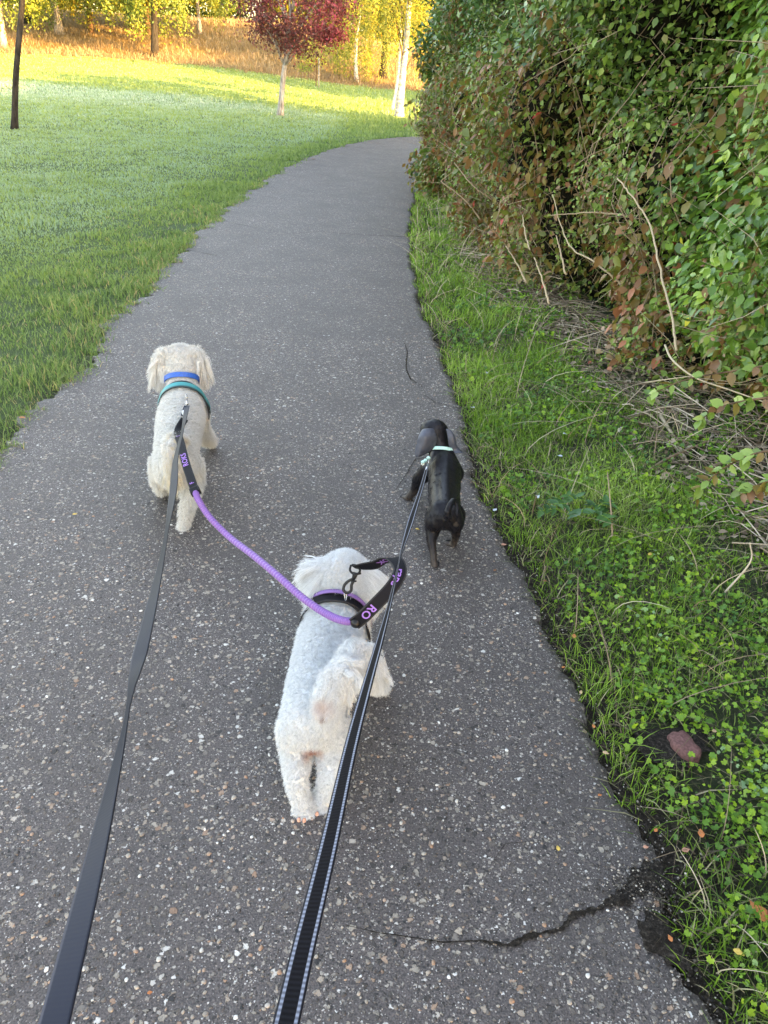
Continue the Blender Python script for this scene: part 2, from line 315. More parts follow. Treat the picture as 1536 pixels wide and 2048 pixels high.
crack([(845, 795), (868, 810), (905, 822), (960, 828)], [0.001, 0.003, 0.004, 0.003])
crack([(540, 475), (640, 468), (720, 474), (830, 478)], [0.001, 0.004, 0.006, 0.01])
crack([(790, 990), (830, 925), (870, 920)], [0.001, 0.003, 0.001])
crack([(980, 1740), (1010, 1700), (1090, 1690)], [0.0005, 0.001, 0.0005])
# real rounded pebbles standing slightly proud of the worn surface
n = 30000; y = 0.45 + RNG.random(n) ** 1.5 * 4.2; x = RNG.uniform(-1.75, .7, n); m = (x > left_x(y) + .02) & (x < right_x(y) - .015) & (np.abs(x) < .58 * y + .5) & (RNG.random(n) < .45 + .55 * np.clip(np.sin(x * 5 + 2 * np.sin(y * 3)) * np.sin(y * 4.1 + x), 0, 1)); x, y = x[m], y[m]; n = len(x)
ka = np.arange(9) * 2 * math.pi / 9; rad = (.0017 + .0048 * RNG.random(n) ** 1.8)[:, None]; el = RNG.uniform(.55, 1, n)[:, None]; ro = RNG.uniform(0, 3.14, n)[:, None]; jit = RNG.uniform(.8, 1.15, (n, 9))
def _ring(f, z): a_, b_ = rad * f * np.cos(ka) * jit, rad * f * el * np.sin(ka) * jit; return np.stack([a_ * np.cos(ro) - b_ * np.sin(ro) + x[:, None], a_ * np.sin(ro) + b_ * np.cos(ro) + y[:, None], np.broadcast_to(z + 0 * a_, a_.shape)], -1)
zt_ = .0158 + 0 * x[:, None]; V = np.concatenate([_ring(1.0, zt_ - .002), _ring(.86, zt_ + rad * .20), _ring(.5, zt_ + rad * .36), np.stack([x, y, zt_[:, 0] + rad[:, 0] * .40], -1)[:, None]], 1)
k = np.arange(9); F4 = np.concatenate([np.stack([k, (k + 1) % 9, (k + 1) % 9 + 9, k + 9], -1), np.stack([k + 9, (k + 1) % 9 + 9, (k + 1) % 9 + 18, k + 18], -1)]); F3 = np.stack([k + 18, (k + 1) % 9 + 18, k * 0 + 27], -1); b_ = (np.arange(n) * 28)[:, None, None]
M_PEB = leaf_mat('pebble', [(0.0, (0.02, 0.018, 0.018)), (0.25, (0.09, 0.075, 0.065)), (0.55, (0.22, 0.185, 0.15)), (0.8, (0.34, 0.30, 0.25)), (0.9, (0.30, 0.17, 0.10)), (0.95, (0.42, 0.40, 0.36)), (1.0, (0.66, 0.66, 0.63))], 0.0, 0.55)
po = link('pebbles', mesh_np('pebbles', V.reshape(-1, 3), [(F4[None] + b_).reshape(-1, 4), (F3[None] + b_).reshape(-1, 3)], {'rnd': ('POINT', np.repeat(RNG.random(n), 28))}), M_PEB, path, True); po['kind'] = 'stuff'
# dark bare soil beside the right edge
def soil_patch(cx, cy, rx, ry, rot=0.0, z=0.004):
    n = 60; a = np.arange(n) * 2 * math.pi / n; r = 1 + 0.16 * np.sin(a * 3 + cx * 9) + 0.12 * np.sin(a * 7 + cy * 5) + 0.07 * RNG.normal(0, 1, n)
    x = rx * r * np.cos(a); y = ry * r * np.sin(a); c, s_ = math.cos(rot), math.sin(rot)
    V = np.c_[cx + x * c - y * s_, cy + x * s_ + y * c, np.full(n, z)]; V = np.r_[V, [[cx, cy, z + 0.006]]]
    k = np.arange(n); return V, np.stack([k, (k + 1) % n, np.full(n, n)], -1)
mb = MB()
for (u, v, rx, ry, z) in [(1296, 1765, 0.042, 0.036, 0.0185), (1242, 1812, 0.024, 0.014, 0.0205), (1320, 1890, 0.035, 0.06, 0.020)]:
    p = P(u, v); V, F = soil_patch(p[0], p[1], rx, ry, 0.4, z); mb.add(V, F)
mb.build('soil_spill', M_SOIL, path)

# ------------------------------------------------------------------ scatter helpers: blades and leaves
def blades(name, pos, h, w, lean, mat, rnd, kind='stuff', label=None, cat=None, seg=2, parent=None):
    n = len(pos); az = RNG.uniform(0, 2 * math.pi, n); fd = np.stack([np.cos(az), np.sin(az), np.zeros(n)], -1)
    wd = np.stack([-np.sin(az), np.cos(az), np.zeros(n)], -1); tw = RNG.uniform(0, 2 * math.pi, n); wd = np.stack([np.cos(tw), np.sin(tw), np.zeros(n)], -1)
    rows = []
    for k in range(seg + 1):
        t = k / seg; c = pos + fd * (lean * h * t ** 1.8)[:, None]; c[:, 2] += h * (t - 0.35 * np.clip(lean, 0, 1.4) * t ** 2.2)
        if k < seg: hw = (w * 0.5 * (1 - 0.45 * t))[:, None]; rows += [c - wd * hw, c + wd * hw]
        else: rows += [c]
    K = len(rows); V = np.stack(rows, 1).reshape(-1, 3); b = np.arange(n)[:, None] * K; F4 = []
    for k in range(seg - 1): F4.append(b + np.array([2 * k, 2 * k + 1, 2 * k + 3, 2 * k + 2]))
    F3 = b + np.array([2 * seg - 2, 2 * seg - 1, 2 * seg])
    fs = ([np.concatenate(F4)] if F4 else []) + [F3]
    o = link(name, mesh_np(name, V, fs, {'rnd': ('POINT', np.repeat(rnd, K))}), mat, parent)
    if parent is None: tag(o, label, cat, None, kind)
    return o
LEAF8 = (np.array([[0, 0, 0], [0.30, 0.26, 0.05], [0.62, 0.24, 0.02], [1, 0, -0.10], [0.62, -0.24, 0.02], [0.30, -0.26, 0.05], [0.33, 0, -0.02], [0.65, 0, -0.03]]),
         [np.array([[0, 6, 1, 1], ])[:, :3], np.array([[0, 5, 6], [3, 2, 7], [3, 7, 4]]), np.array([[6, 7, 2, 1], [6, 5, 4, 7]])])
LEAF8 = (LEAF8[0], [np.array([[0, 6, 1], [0, 5, 6], [3, 2, 7], [3, 7, 4]]), np.array([[6, 7, 2, 1], [6, 5, 4, 7]])])
LEAF4 = (np.array([[0, 0, 0], [0.5, 0.27, 0.04], [1, 0, -0.06], [0.5, -0.27, 0.04]]), [np.array([[0, 1, 2], [0, 2, 3]])])
_a = np.arange(14) * 2 * math.pi / 14 + 0.3
_rr = 0.5 * np.where(np.arange(14) == 7, 0.35, 1 + 0.13 * np.where(np.arange(14) % 2, 1, -1))
LEAFR = (np.r_[[[0.38, 0, -0.07]], np.c_[0.5 + _rr * np.cos(_a - 0.3), _rr * np.sin(_a - 0.3), 0.05 * np.sin(_a * 3)]], [np.stack([np.zeros(14, int), 1 + np.arange(14), 1 + (np.arange(14) + 1) % 14], -1)])
LEAFN = (np.array([[0, 0, 0], [0.2, 0.24, .03], [0.28, 0.2, .03], [0.45, 0.24, .02], [0.52, 0.17, .02], [0.75, 0.12, 0], [1, 0, -.12], [0.75, -0.12, 0], [0.52, -0.17, .02], [0.45, -0.24, .02], [0.28, -0.2, .03], [0.2, -0.24, .03], [0.5, 0, -.03]]),
         [np.stack([np.full(12, 12), np.arange(12), (np.arange(12) + 1) % 12], -1)])
def leaves(name, pos, nrm, tip, size, mat, rnd, tmpl=LEAF8, parent=None, **tg):
    n = len(pos); nrm = unit(nrm); b = unit(np.cross(nrm, tip)); t = np.cross(b, nrm); V0, Fs = tmpl; K = len(V0)
    wid = RNG.uniform(0.85, 1.25, n)
    V = pos[:, None] + size[:, None, None] * (V0[None, :, 0, None] * t[:, None] + V0[None, :, 1, None] * b[:, None] * wid[:, None, None] + V0[None, :, 2, None] * nrm[:, None])
    base = (np.arange(n) * K)[:, None, None]; F = [(f[None] + base).reshape(-1, f.shape[1]) for f in Fs]
    o = link(name, mesh_np(name, V.reshape(-1, 3), F, {'rnd': ('POINT', np.repeat(rnd, K))}), mat, parent)
    if parent is None: tag(o, **tg)
    return o
def rvec(n): return unit(RNG.normal(0, 1, (n, 3)))
def clumpn(x, y, f=1.0, ph=0.0):
    return 0.5 + 0.25 * np.sin(x * 1.7 * f + ph + 1.5 * np.sin(y * 0.9 * f + ph)) + 0.25 * np.sin(y * 2.3 * f + ph * 2 + 1.2 * np.sin(x * 1.3 * f))

# ------------------------------------------------------------------ lawn
def sample_region(n, xlo, xhi, ylo, yhi, ok):
    x = RNG.uniform(xlo, xhi, n); y = RNG.uniform(ylo, yhi, n); m = ok(x, y); return x[m], y[m]
def is_lawn(x, y):
    a = (x < left_x(np.minimum(y, 19.3)) - 0.03 + 0.13 * clumpn(x * 0, y, 3.3, 2) * RNG.random(len(x)) + .05 * (clumpn(x, y, 7, 1) > .7)) & (y < 19.4)
    b = (y >= 19.4) & ((x < 0.4) | (y > 21.3)) & (y < hill_edge(x) + 0.3)
    return (a | b) & (x > -0.62 * y - 1.5)
px_, py_, ph_, pw_, pr_ = [], [], [], [], []
for (y0, y1, dens, hh) in [(1.5, 4, 4800, .048), (4, 7, 3800, .046), (7, 11, 2100, .046), (11, 17, 950, .052), (17, 26, 480, .075), (26, 48, 260, .10)]:
    xl = -0.62 * y1 - 1.5; A = (2.5 - xl) * (y1 - y0)
    x, y = sample_region(int(A * dens), xl, 2.5, y0, y1, is_lawn)
    de = np.clip((left_x(np.minimum(y, 18)) - x) / 1.2, 0, 1); tuft = clumpn(x, y, 1.6) * clumpn(x, y, 4.1, 2)
    px_.append(x); py_.append(y); ph_.append(hh * RNG.uniform(0.5, 1.2, len(x)) * (0.55 + 1.2 * tuft) * (1.45 - 0.6 * de))
    keep_ = (clumpn(x, y, 2.3, 4) * clumpn(x, y, 5.7, 1) > .10) | (de > .8) | (RNG.random(len(x)) < .25); ph_[-1] = np.where(keep_, ph_[-1], .008)
    pw_.append(np.maximum(0.0035, 1.0 * y / 770) * RNG.uniform(0.7, 1.1, len(x)))
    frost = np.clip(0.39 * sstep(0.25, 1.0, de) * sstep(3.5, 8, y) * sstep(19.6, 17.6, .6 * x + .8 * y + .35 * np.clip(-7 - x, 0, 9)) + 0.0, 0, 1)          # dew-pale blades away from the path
    tan = (RNG.random(len(x)) > 1 - 0.10 * (1 - de) * (y < 9)) * 1.0; pr_.append(np.clip(tan + RNG.uniform(0.0, 0.45, len(x)) + frost * RNG.uniform(.8, 1.05, len(x)) + 0.22 * sstep(22, 26, y) + 0.16 * (clumpn(x, y, 2.7, 5) - 0.5) - 0.0, 0, 0.95) + (RNG.random(len(x)) > 0.985) * 0.05 + tan * .05)  # far blades shifted yellower: warm sunlight on the stripe put into their colour
y = 2.6 + RNG.random(9000) ** 1.3 * 9; tf = clumpn(y * 0, y, 6.1, 3) * clumpn(y * 0, y, 15, 1); m = tf > .28; y = y[m]; x = left_x(y) + RNG.normal(.01, .035, len(y)); px_.append(x); py_.append(y); ph_.append(RNG.uniform(.02, .07, len(y))); pw_.append(np.maximum(.0035, y / 770)); pr_.append(np.where(RNG.random(len(y)) > .85, 1.0, RNG.uniform(.05, .48, len(y))))
x = np.concatenate(px_); y = np.concatenate(py_); h = np.concatenate(ph_); w = np.concatenate(pw_); rr = np.clip(np.concatenate(pr_), 0, 1)
print('lawn blades', len(x))
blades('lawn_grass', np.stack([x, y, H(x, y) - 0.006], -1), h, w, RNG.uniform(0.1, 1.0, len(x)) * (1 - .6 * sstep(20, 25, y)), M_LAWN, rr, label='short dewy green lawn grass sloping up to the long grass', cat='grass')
# long dry grass on the bank
n = 75000; x = RNG.uniform(-46, 14, n); y = hill_edge(x) + RNG.uniform(-0.6, 1, n) ** 1 * 1.0 + RNG.random(n) ** 1.2 * 22
m = (x > -0.62 * y - 4) & (clumpn(x, y, 0.5, 3) + RNG.random(n) * 0.8 > 0.35); x, y = x[m], y[m]; e = y - hill_edge(x)
hh = RNG.uniform(0.2, 0.46, len(x)) * (0.55 + 0.6 * clumpn(x, y, 0.9, 1)) * (1 - 0.35 * sstep(12, 22, e))
blades('long_grass', np.stack([x, y, H(x, y) - 0.03], -1), hh, RNG.uniform(0.022, 0.042, len(x)), RNG.uniform(0.1, 0.9, len(x)), M_DRYGRASS,
       np.clip(RNG.random(len(x)) * 0.8 + 0.3 * (clumpn(x, y, 0.4, 2) - 0.5) + 0.25 * sstep(10, 20, e), 0, 1), label='long dry tan grass covering the sunlit bank', cat='long grass', seg=2)
#@@GRASS_END

# ------------------------------------------------------------------ verge right of the path
HF = curve_pts(np.array([(3.6, -3, 0), (2.7, 1, 0), (2.2, 2.8, 0), (1.95, 4.0, 0), (1.45, 5.0, 0), (1.05, 6.6, 0), (0.82, 8.8, 0), (0.72, 11, 0), (0.74, 13.2, 0), (1.0, 15.2, 0), (1.9, 16.3, 0), (3.2, 16.7, 0), (5.5, 16.9, 0)]), 600)[:, :2]
HS = np.r_[0, np.cumsum(np.linalg.norm(np.diff(HF, axis=0), axis=1))]
def hedge_x(y):
    k = np.argmax(HF[:, 1] > 16.0); return np.interp(y, HF[:k, 1], HF[:k, 0])
def is_verge(x, y):
    bare = sstep(0.44, 0.60, (x - right_x(y)) / (hedge_x(y) - right_x(y) + 1e-3) - .06 + .10 * (clumpn(x, y, 3, 5) - .5)) * sstep(2.15, 2.5, y) * sstep(6.6, 4.4, y)   # litter under the hedge
    ed = (x - right_x(y)); soil = ed < (0.012 + 0.075 * clumpn(x * 0, y, 2.5, 1) * .6 * sstep(6.5, 3.0, y) * RNG.random(len(x)) ** .5)
    return (ed > -0.012) & ~(soil & (RNG.random(len(x)) > 0.35)) & (x < hedge_x(y) + 0.1) & (RNG.random(len(x)) > bare * 0.93) & (x < 0.62 * y + 1.2)
B1 = G(1362, 1510)                                   # the brick lies in a bare patch
def not_brick(x, y): return ((x - B1[0] + 0.02) ** 2 / 0.09 ** 2 + (y - B1[1] - 0.005) ** 2 / 0.055 ** 2) > 1 + 0.5 * RNG.random(len(x))
V_ = []
for (y0, y1, dens, hh) in [(0.5, 2.2, 7500, .065), (2.2, 4.5, 8500, .075), (4.5, 8, 5200, .08), (8, 14, 2200, .10)]:
    x, y = sample_region(int(2.4 * (y1 - y0) * dens), 0, 2.4, y0, y1, is_verge); m = not_brick(x, y); x, y = x[m], y[m]
    tuft = clumpn(x, y, 3.1, 4) * 0.6 + clumpn(x, y, 8, 1) * 0.4; cl = sstep(1.9, 1.3, y) * sstep(0.12, 0.3, x - right_x(y))
    m = RNG.random(len(x)) < (0.25 + 0.9 * tuft) * (1 - 0.72 * cl); x, y, tuft = x[m], y[m], tuft[m]
    V_.append(np.stack([x, y, hh * RNG.uniform(0.35, 1.3, len(x)) * (0.45 + 0.9 * tuft), np.maximum(0.003, 0.9 * y / 770) * RNG.uniform(0.7, 1.2, len(x)), tuft], -1))
V_ = np.concatenate(V_); x, y = V_[:, 0], V_[:, 1]; print('verge blades', len(x))
rr = np.clip(RNG.uniform(0.0, 0.75, len(x)) + 0.5 * (clumpn(x, y, 2.2, 9) - 0.4), 0, 0.93); rr[RNG.random(len(x)) > 0.97] = 1.0
blades('verge_grass', np.stack([x, y, H(x, y) - 0.008], -1), V_[:, 2], V_[:, 3], RNG.uniform(0.1, 1.3, len(x)), M_VERGE, rr, label='uneven bright green grass on the verge below the hedge', cat='grass', seg=3)
# flattened dead thatch between the green blades
x, y = sample_region(26000, 0.1, 2.4, 0.5, 9, lambda x, y: (x > right_x(y) + .01) & (x < hedge_x(y)) & (x < .62 * y + 1.1) & (RNG.random(len(x)) < np.clip(1.5 - .16 * y, .15, 1)) & not_brick(x, y)); n = len(x)
blades('dead_thatch', np.stack([x, y, np.full(n, .004) + .012 * RNG.random(n)], -1), RNG.uniform(.02, .06, n), RNG.uniform(.002, .004, n) * (1 + .15 * y), RNG.uniform(1.2, 3.0, n), leaf_mat('thatch', [(0, (.05, .038, .024)), (.4, (.13, .10, .055)), (.7, (.12, .16, .04)), (1, (.34, .28, .18))], .1, .8), RNG.random(n), label='matted brown thatch lying between the verge grass blades', cat='grass', seg=2)
# long thin bents
n = 420; y = 0.8 + RNG.random(n) ** 1.3 * 9; x = right_x(y) + RNG.random(n) * (hedge_x(y) - right_x(y)) * 0.7 + 0.03
blades('grass_stems', np.stack([x, y, H(x, y)], -1), RNG.uniform(0.14, 0.34, n) * (0.6 + 0.4 * sstep(1, 3, y)), np.full(n, 0.003) + y * 0.0004, RNG.uniform(0.5, 2.2, n), M_STRAW, RNG.random(n), label='thin bleached grass stems arching over the verge', cat='grass', seg=6)
# ground ivy / clover
def clover_ok(x, y):
    ed = x - right_x(y); near = sstep(2.0, 1.3, y) * sstep(0.05, 0.16, ed); mid = 0.5 * (clumpn(x, y, 4, 7) > 0.45) * sstep(0.03, 0.15, ed) * (y < 6) * (1 - sstep(.42, .55, ed / (hedge_x(y) - right_x(y))) * sstep(2.15, 2.5, y))
    low = (x > 0.75 + 0.1 * y) * (y < 2.35) * (clumpn(x, y, 5, 2) > 0.4) * 0.6
    pr = np.maximum(near * (0.35 + 0.75 * (clumpn(x, y, 7, 3) > 0.42)), np.maximum(mid, low))
    return (RNG.random(len(x)) < pr) & (x < hedge_x(y) + 0.05) & not_brick(x, y) & (x < 0.62 * y + 1.0)
x, y = sample_region(190000, 0.1, 2.4, 0.55, 6.5, clover_ok); m = RNG.random(len(x)) < np.clip(1.25 - 0.16 * y, 0.15, 1) * 0.62 * (0.25 + 1.1 * clumpn(x, y, 13, 8)); x, y = x[m], y[m]; n = len(x); print('clover', n)
pos = np.stack([x, y, H(x, y) + RNG.uniform(0.012, 0.05, n)], -1)
leaves('ground_ivy', pos, unit(np.array([0, -0.15, 1.0]) + 0.5 * RNG.normal(0, 1, (n, 3))), rvec(n), (0.0055 + 0.0115 * RNG.random(n) ** 1.4) * (1 + 0.12 * y), M_CLOVER,
       np.clip(RNG.uniform(0.1, 0.8, n) + 0.55 * (clumpn(x, y, 5, 6) - 0.5) + 0.15 * sstep(1.8, 1.0, y) - 0.25 * sstep(2, 5, y), 0, 1), LEAFR, label='low ground ivy with small round bright green leaves', cat='ground cover', kind='stuff')
# crumbs of stone and soil along the asphalt edges and in the crack
def crumbs(name, x, y, z, r, mat, label):
    n = len(x); B0 = np.array([[1, 0, 0], [-1, 0, 0], [0, 1, 0], [0, -1, 0], [0, 0, 1], [0, 0, -1]], float); Fc = np.array([[0, 2, 4], [2, 1, 4], [1, 3, 4], [3, 0, 4], [2, 0, 5], [1, 2, 5], [3, 1, 5], [0, 3, 5]])
    V = B0[None] * (r[:, None, None] * RNG.uniform(.5, 1.2, (n, 6, 1))) * np.array([1, 1, .6]); a = RNG.uniform(0, 6.28, n); c, s_ = np.cos(a)[:, None], np.sin(a)[:, None]
    V = np.stack([V[..., 0] * c - V[..., 1] * s_ + x[:, None], V[..., 0] * s_ + V[..., 1] * c + y[:, None], V[..., 2] + z[:, None]], -1).reshape(-1, 3)
    F = (Fc[None] + (np.arange(n) * 6)[:, None, None]).reshape(-1, 3); return tag(link(name, mesh_np(name, V, F, {'rnd': ('POINT', np.repeat(RNG.random(n), 6))}), mat), label, 'crumbs', None, 'stuff')
M_CRUMB = leaf_mat('stone_crumb', [(0.0, (0.012, 0.010, 0.009)), (0.55, (0.04, 0.033, 0.027)), (0.8, (0.13, 0.11, 0.09)), (1.0, (0.50, 0.46, 0.40))], 0.0, 0.85)
n = 9000; y = 0.5 + RNG.random(n) ** 1.5 * 9; x = right_x(y) + np.abs(RNG.normal(0, .055, n)) - .012; z = np.where(x < right_x(y), .012, .004) + 0 * x
y2 = 2.5 + RNG.random(1600) * 6; x2 = left_x(y2) - np.abs(RNG.normal(0, .04, 1600)) + .03
pc = P(1270, 1790); x3 = pc[0] + RNG.normal(0, .045, 900); y3 = pc[1] + RNG.normal(0, .035, 900)
crumbs('soil_crumbs', np.r_[x, x2, x3], np.r_[y, y2, y3], np.r_[z, np.full(1600, .014), np.full(900, .022)], np.r_[.0012 + .0035 * RNG.random(n) ** 3, .002 + .004 * RNG.random(1600) ** 3, .001 + .003 * RNG.random(900) ** 3], M_CRUMB, 'crumbs of dark soil and small stones along the asphalt edge')
# sparse sprigs through the litter
x, y = sample_region(26000, 0.4, 2.4, 2.2, 6.0, lambda x, y: ((x - right_x(y)) / (hedge_x(y) - right_x(y)) > .45) & (x < hedge_x(y) + .1) & (clumpn(x, y, 4.5, 2) * clumpn(x, y, 9, 5) > .30) & (x < .62 * y + 1)); n = len(x)
leaves('verge_sprigs', np.stack([x, y, RNG.uniform(.015, .06, n)], -1), unit(np.array([0, -.1, 1.0]) + .6 * RNG.normal(0, 1, (n, 3))), rvec(n), RNG.uniform(.008, .024, n), M_CLOVER, RNG.uniform(0, .75, n), LEAFR, label='small green weeds growing up through the dead stalks', cat='ground cover', kind='stuff')
# stalk litter under the hedge
mb = MB(); n = 2300; 
for i in range(n):
    y0 = 2.2 + RNG.random() ** 1.5 * 7; xf = hedge_x(y0); x0 = xf - (xf - right_x(y0)) * .54 * RNG.random() ** (1.0 if y0 < 4 else 2.2) + 0.2 * RNG.random(); L = RNG.uniform(0.05, 0.32) * (1 if RNG.random() < .85 else 1.8)
    a = RNG.normal(2.4, .9) if RNG.random() < .6 else RNG.uniform(0, math.pi); z0 = 0.012 + 0.05 * RNG.random() ** 2; d = np.array([math.cos(a), math.sin(a), RNG.normal(0, 0.12)]); c = np.array([x0, y0, z0])
    pts = [c - d * L / 2, c + np.array([RNG.normal(0, .008), RNG.normal(0, .008), 0.01]), c + d * L / 2]; pts = [np.array([p[0], p[1], max(p[2], 0.008)]) for p in pts]
    mb.tube(pts, RNG.uniform(0.0012, 0.0032), 4, RNG.random(), caps=False)
tag(mb.build('plant_litter', M_LITTER), 'tangle of dead bleached stalks lying under the hedge', 'litter', None, 'stuff')
n = 4200; y = 2.1 + RNG.random(n) ** 1.3 * 6; x = hedge_x(y) - (hedge_x(y) - right_x(y)) * .60 * RNG.random(n) + 0.25 * RNG.random(n); pos = np.stack([x, y, np.full(n, 0.012) + 0.02 * RNG.random(n)], -1)
leaves('leaf_litter', pos, unit(np.array([0, 0, 1.0]) + 0.4 * RNG.normal(0, 1, (n, 3))), rvec(n), RNG.uniform(0.02, 0.05, n), M_LITTER, RNG.random(n) ** 1.5, LEAF8, label='brown decaying leaf litter at the foot of the hedge', cat='litter', kind='stuff')
#@@VERGE_END

# ------------------------------------------------------------------ hedge plants
def face_pt(s, z, ph=0.0):
    """point on the hedge's front face for arc length s and height z, and the outward direction"""
    x = np.interp(s, HS, HF[:, 0]); y = np.interp(s, HS, HF[:, 1]); dx = np.interp(s + .3, HS, HF[:, 0]) - np.interp(s - .3, HS, HF[:, 0]); dy = np.interp(s + .3, HS, HF[:, 1]) - np.interp(s - .3, HS, HF[:, 1])
    o = unit(np.stack([-dy, dx, dx * 0], -1))
    prof = 0.16 * np.sin(np.clip(z / 1.8, 0, 1) * math.pi) - 0.10 * np.clip(z - 1.8, 0, 9) - 0.28 * np.clip(z - 3.4, 0, 9) ** 1.5
    bul = 0.19 * np.sin(s * 1.9 + 1.3 * z + ph) + 0.17 * np.sin(s * 4.1 - 2.2 * z + 1) + 0.13 * np.sin(z * 4.7 + s * 2.7) + 0.05 * np.sin(s * 9.7 + z * 7.1)
    p = np.stack([x, y, z], -1) + o * (prof + bul)[:, None]; return p, o
def s_at_y(yy): return float(np.interp(yy, HF[:420, 1], HS[:420]))
TOPZ = 4.2
# solid dark twig-coloured core, added inside the hedge to block the sun
ss = np.linspace(0, HS[-1], 150); zs = np.linspace(-0.02, TOPZ - 0.4, 36); S_, Z_ = np.meshgrid(ss, zs); p, o = face_pt(S_.ravel(), Z_.ravel()); inner = p - o * 0.34
inner[:, 2] = np.maximum(inner[:, 2], -0.02)
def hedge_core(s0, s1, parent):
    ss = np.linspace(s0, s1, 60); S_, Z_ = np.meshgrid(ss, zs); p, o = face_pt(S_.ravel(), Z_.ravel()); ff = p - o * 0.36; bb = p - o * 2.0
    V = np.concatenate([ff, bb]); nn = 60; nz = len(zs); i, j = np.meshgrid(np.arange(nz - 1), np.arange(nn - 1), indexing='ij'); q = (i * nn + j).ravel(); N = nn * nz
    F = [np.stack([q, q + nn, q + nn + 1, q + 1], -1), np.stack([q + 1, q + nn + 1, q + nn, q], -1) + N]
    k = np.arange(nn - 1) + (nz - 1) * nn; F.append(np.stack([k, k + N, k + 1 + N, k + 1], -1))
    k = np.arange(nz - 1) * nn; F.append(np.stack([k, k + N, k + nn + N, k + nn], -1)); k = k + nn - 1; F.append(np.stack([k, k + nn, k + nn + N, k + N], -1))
    return link('sun_block_core', mesh_np('sun_block_core', V, np.concatenate(F)), M_CORE, parent, True)
def hedge_leaves(parent, n, s0, s1, z0, z1, size, mat, rlo, rhi, droop=0.7, tmpl=LEAF8, prob=None, depth=0.30, out=0.06, name='foliage', pat=(1.5, 0)):
    s = RNG.uniform(s0, s1, n); z = RNG.uniform(z0, z1, n)
    if prob is not None: m = RNG.random(n) < prob(s, z); s, z = s[m], z[m]
    n = len(s); p, o = face_pt(s, z); dep = RNG.random(n) ** 1.3 * depth - out; p = p - o * dep[:, None] + RNG.normal(0, 0.03, (n, 3)); p[:, 2] = np.maximum(p[:, 2], 0.03)
    nr = unit(o * 0.7 + np.array([0, 0, 0.65]) + 0.75 * RNG.normal(0, 1, (n, 3))); tip = unit(np.array([0, 0, -droop]) + 0.7 * RNG.normal(0, 1, (n, 3)) + o * 0.3)
    rnd = np.clip(RNG.uniform(rlo, rhi, n) + 0.5 * (clumpn(s, z, pat[0], pat[1]) - 0.5), 0, .965); rnd[RNG.random(n) > .996] = 1.0
    return leaves(name, p, nr, tip, RNG.uniform(*size, n), mat, rnd, tmpl, parent)
def canes(parent, n, s0, s1, r, rnd=(0, .6), zmax=2.2):
    mb = MB()
    for i in range(n):
        s = RNG.uniform(s0, s1); z = RNG.random() * 0.6; pts = []; ds = RNG.normal(0, .25); L = RNG.uniform(.5, zmax)
        for k in range(7):
            t = k / 6; p, o = face_pt(np.array([s + ds * t]), np.array([max(0.02, z + L * t * (1 - .35 * t))])); pts.append(p[0] + o[0] * (-0.12 + 0.26 * math.sin(t * 2.6)) + RNG.normal(0, .015, 3))
        mb.tube(pts, np.linspace(r, r * .4, 7), 5, RNG.uniform(*rnd), caps=False)
    return mb.build('stem', M_STRAW, parent)
sA0, sA1 = s_at_y(3.6), s_at_y(10.5)
bramble = empty('bramble_bush', (*HF[250], 0), 'tangled bramble thicket with green and brown leaves and dead canes along the path', 'bramble')
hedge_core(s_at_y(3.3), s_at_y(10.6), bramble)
def frac_russet(s, z): return clumpn(s, z, 1.1, 0.7)
gap = lambda s, z: sstep(.10, .30, clumpn(s, z, 2.9, 1) * clumpn(s, z, 5.3, 4) + .12)
hedge_leaves(bramble, 30000, sA0 - .6, sA1, 0.0, 3.0, (0.03, 0.06), M_BRAMBLE, 0.12, 0.95, prob=gap)
hedge_leaves(bramble, 34000, sA0 - .8, sA1, 0.0, 3.2, (0.016, 0.034), M_BRAMBLE, 0.15, 0.9, out=.12, prob=gap, name='leaflets', pat=(2.6, 3))
hedge_leaves(bramble, 19000, s_at_y(2.6), s_at_y(5.6), 1.2, 3.6, (0.03, 0.065), M_BRAMBLE, 0.05, 0.8, out=.08, name='upper_foliage')
hedge_leaves(bramble, 5200, sA0, s_at_y(8), 0.2, 3.0, (0.055, 0.095), M_RUSSET, 0.0, 0.85, droop=2.2, prob=lambda s, z: sstep(.55, .8, clumpn(s, z, 2.2, 4)), out=0.16, name='hanging_leaves')
hedge_leaves(bramble, 9000, sA0, sA1, 2.9, TOPZ, (0.06, 0.10), M_BRAMBLE, 0.0, 0.7)
hedge_leaves(bramble, 10500, sA0, sA1, 0.1, 2.9, (0.05, 0.085), M_RUSSET, 0.1, 0.9, droop=1.4, prob=lambda s, z: sstep(.25, .6, frac_russet(s, z)), out=0.10, name='russet_leaves')
canes(bramble, 60, sA0, sA1, 0.0045)
mb = MB()
for i in range(1500):
    s_ = RNG.uniform(sA0 - .3, sA1); z_ = RNG.random() ** 1.6 * 2.6; p0, o_ = face_pt(np.array([s_]), np.array([z_])); d_ = unit(np.array([RNG.normal(0, .5), RNG.normal(0, .7), RNG.normal(.35, .6)])); a_ = p0[0] - o_[0] * RNG.uniform(.02, .22); L_ = RNG.uniform(.12, .5)
    mb.tube([a_, a_ + d_ * L_ * .5 + RNG.normal(0, .015, 3), a_ + d_ * L_ + o_[0] * .10], [.0028, .0022, .001], 4, RNG.random() ** .6, caps=False)
mb.build('fine_twigs', M_STRAW, bramble)
far = empty('dogwood_hedge', (*HF[380], 0), 'far end of the hedge with reddish brown and green leaves where the path bends', 'hedge')
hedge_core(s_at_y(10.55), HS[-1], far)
hedge_leaves(far, 24000, s_at_y(10.3), s_at_y(15.5) + 2.5, 0.0, 3.2, (0.05, 0.085), M_BRAMBLE, 0.1, 0.9, tmpl=LEAF4, droop=1.0)
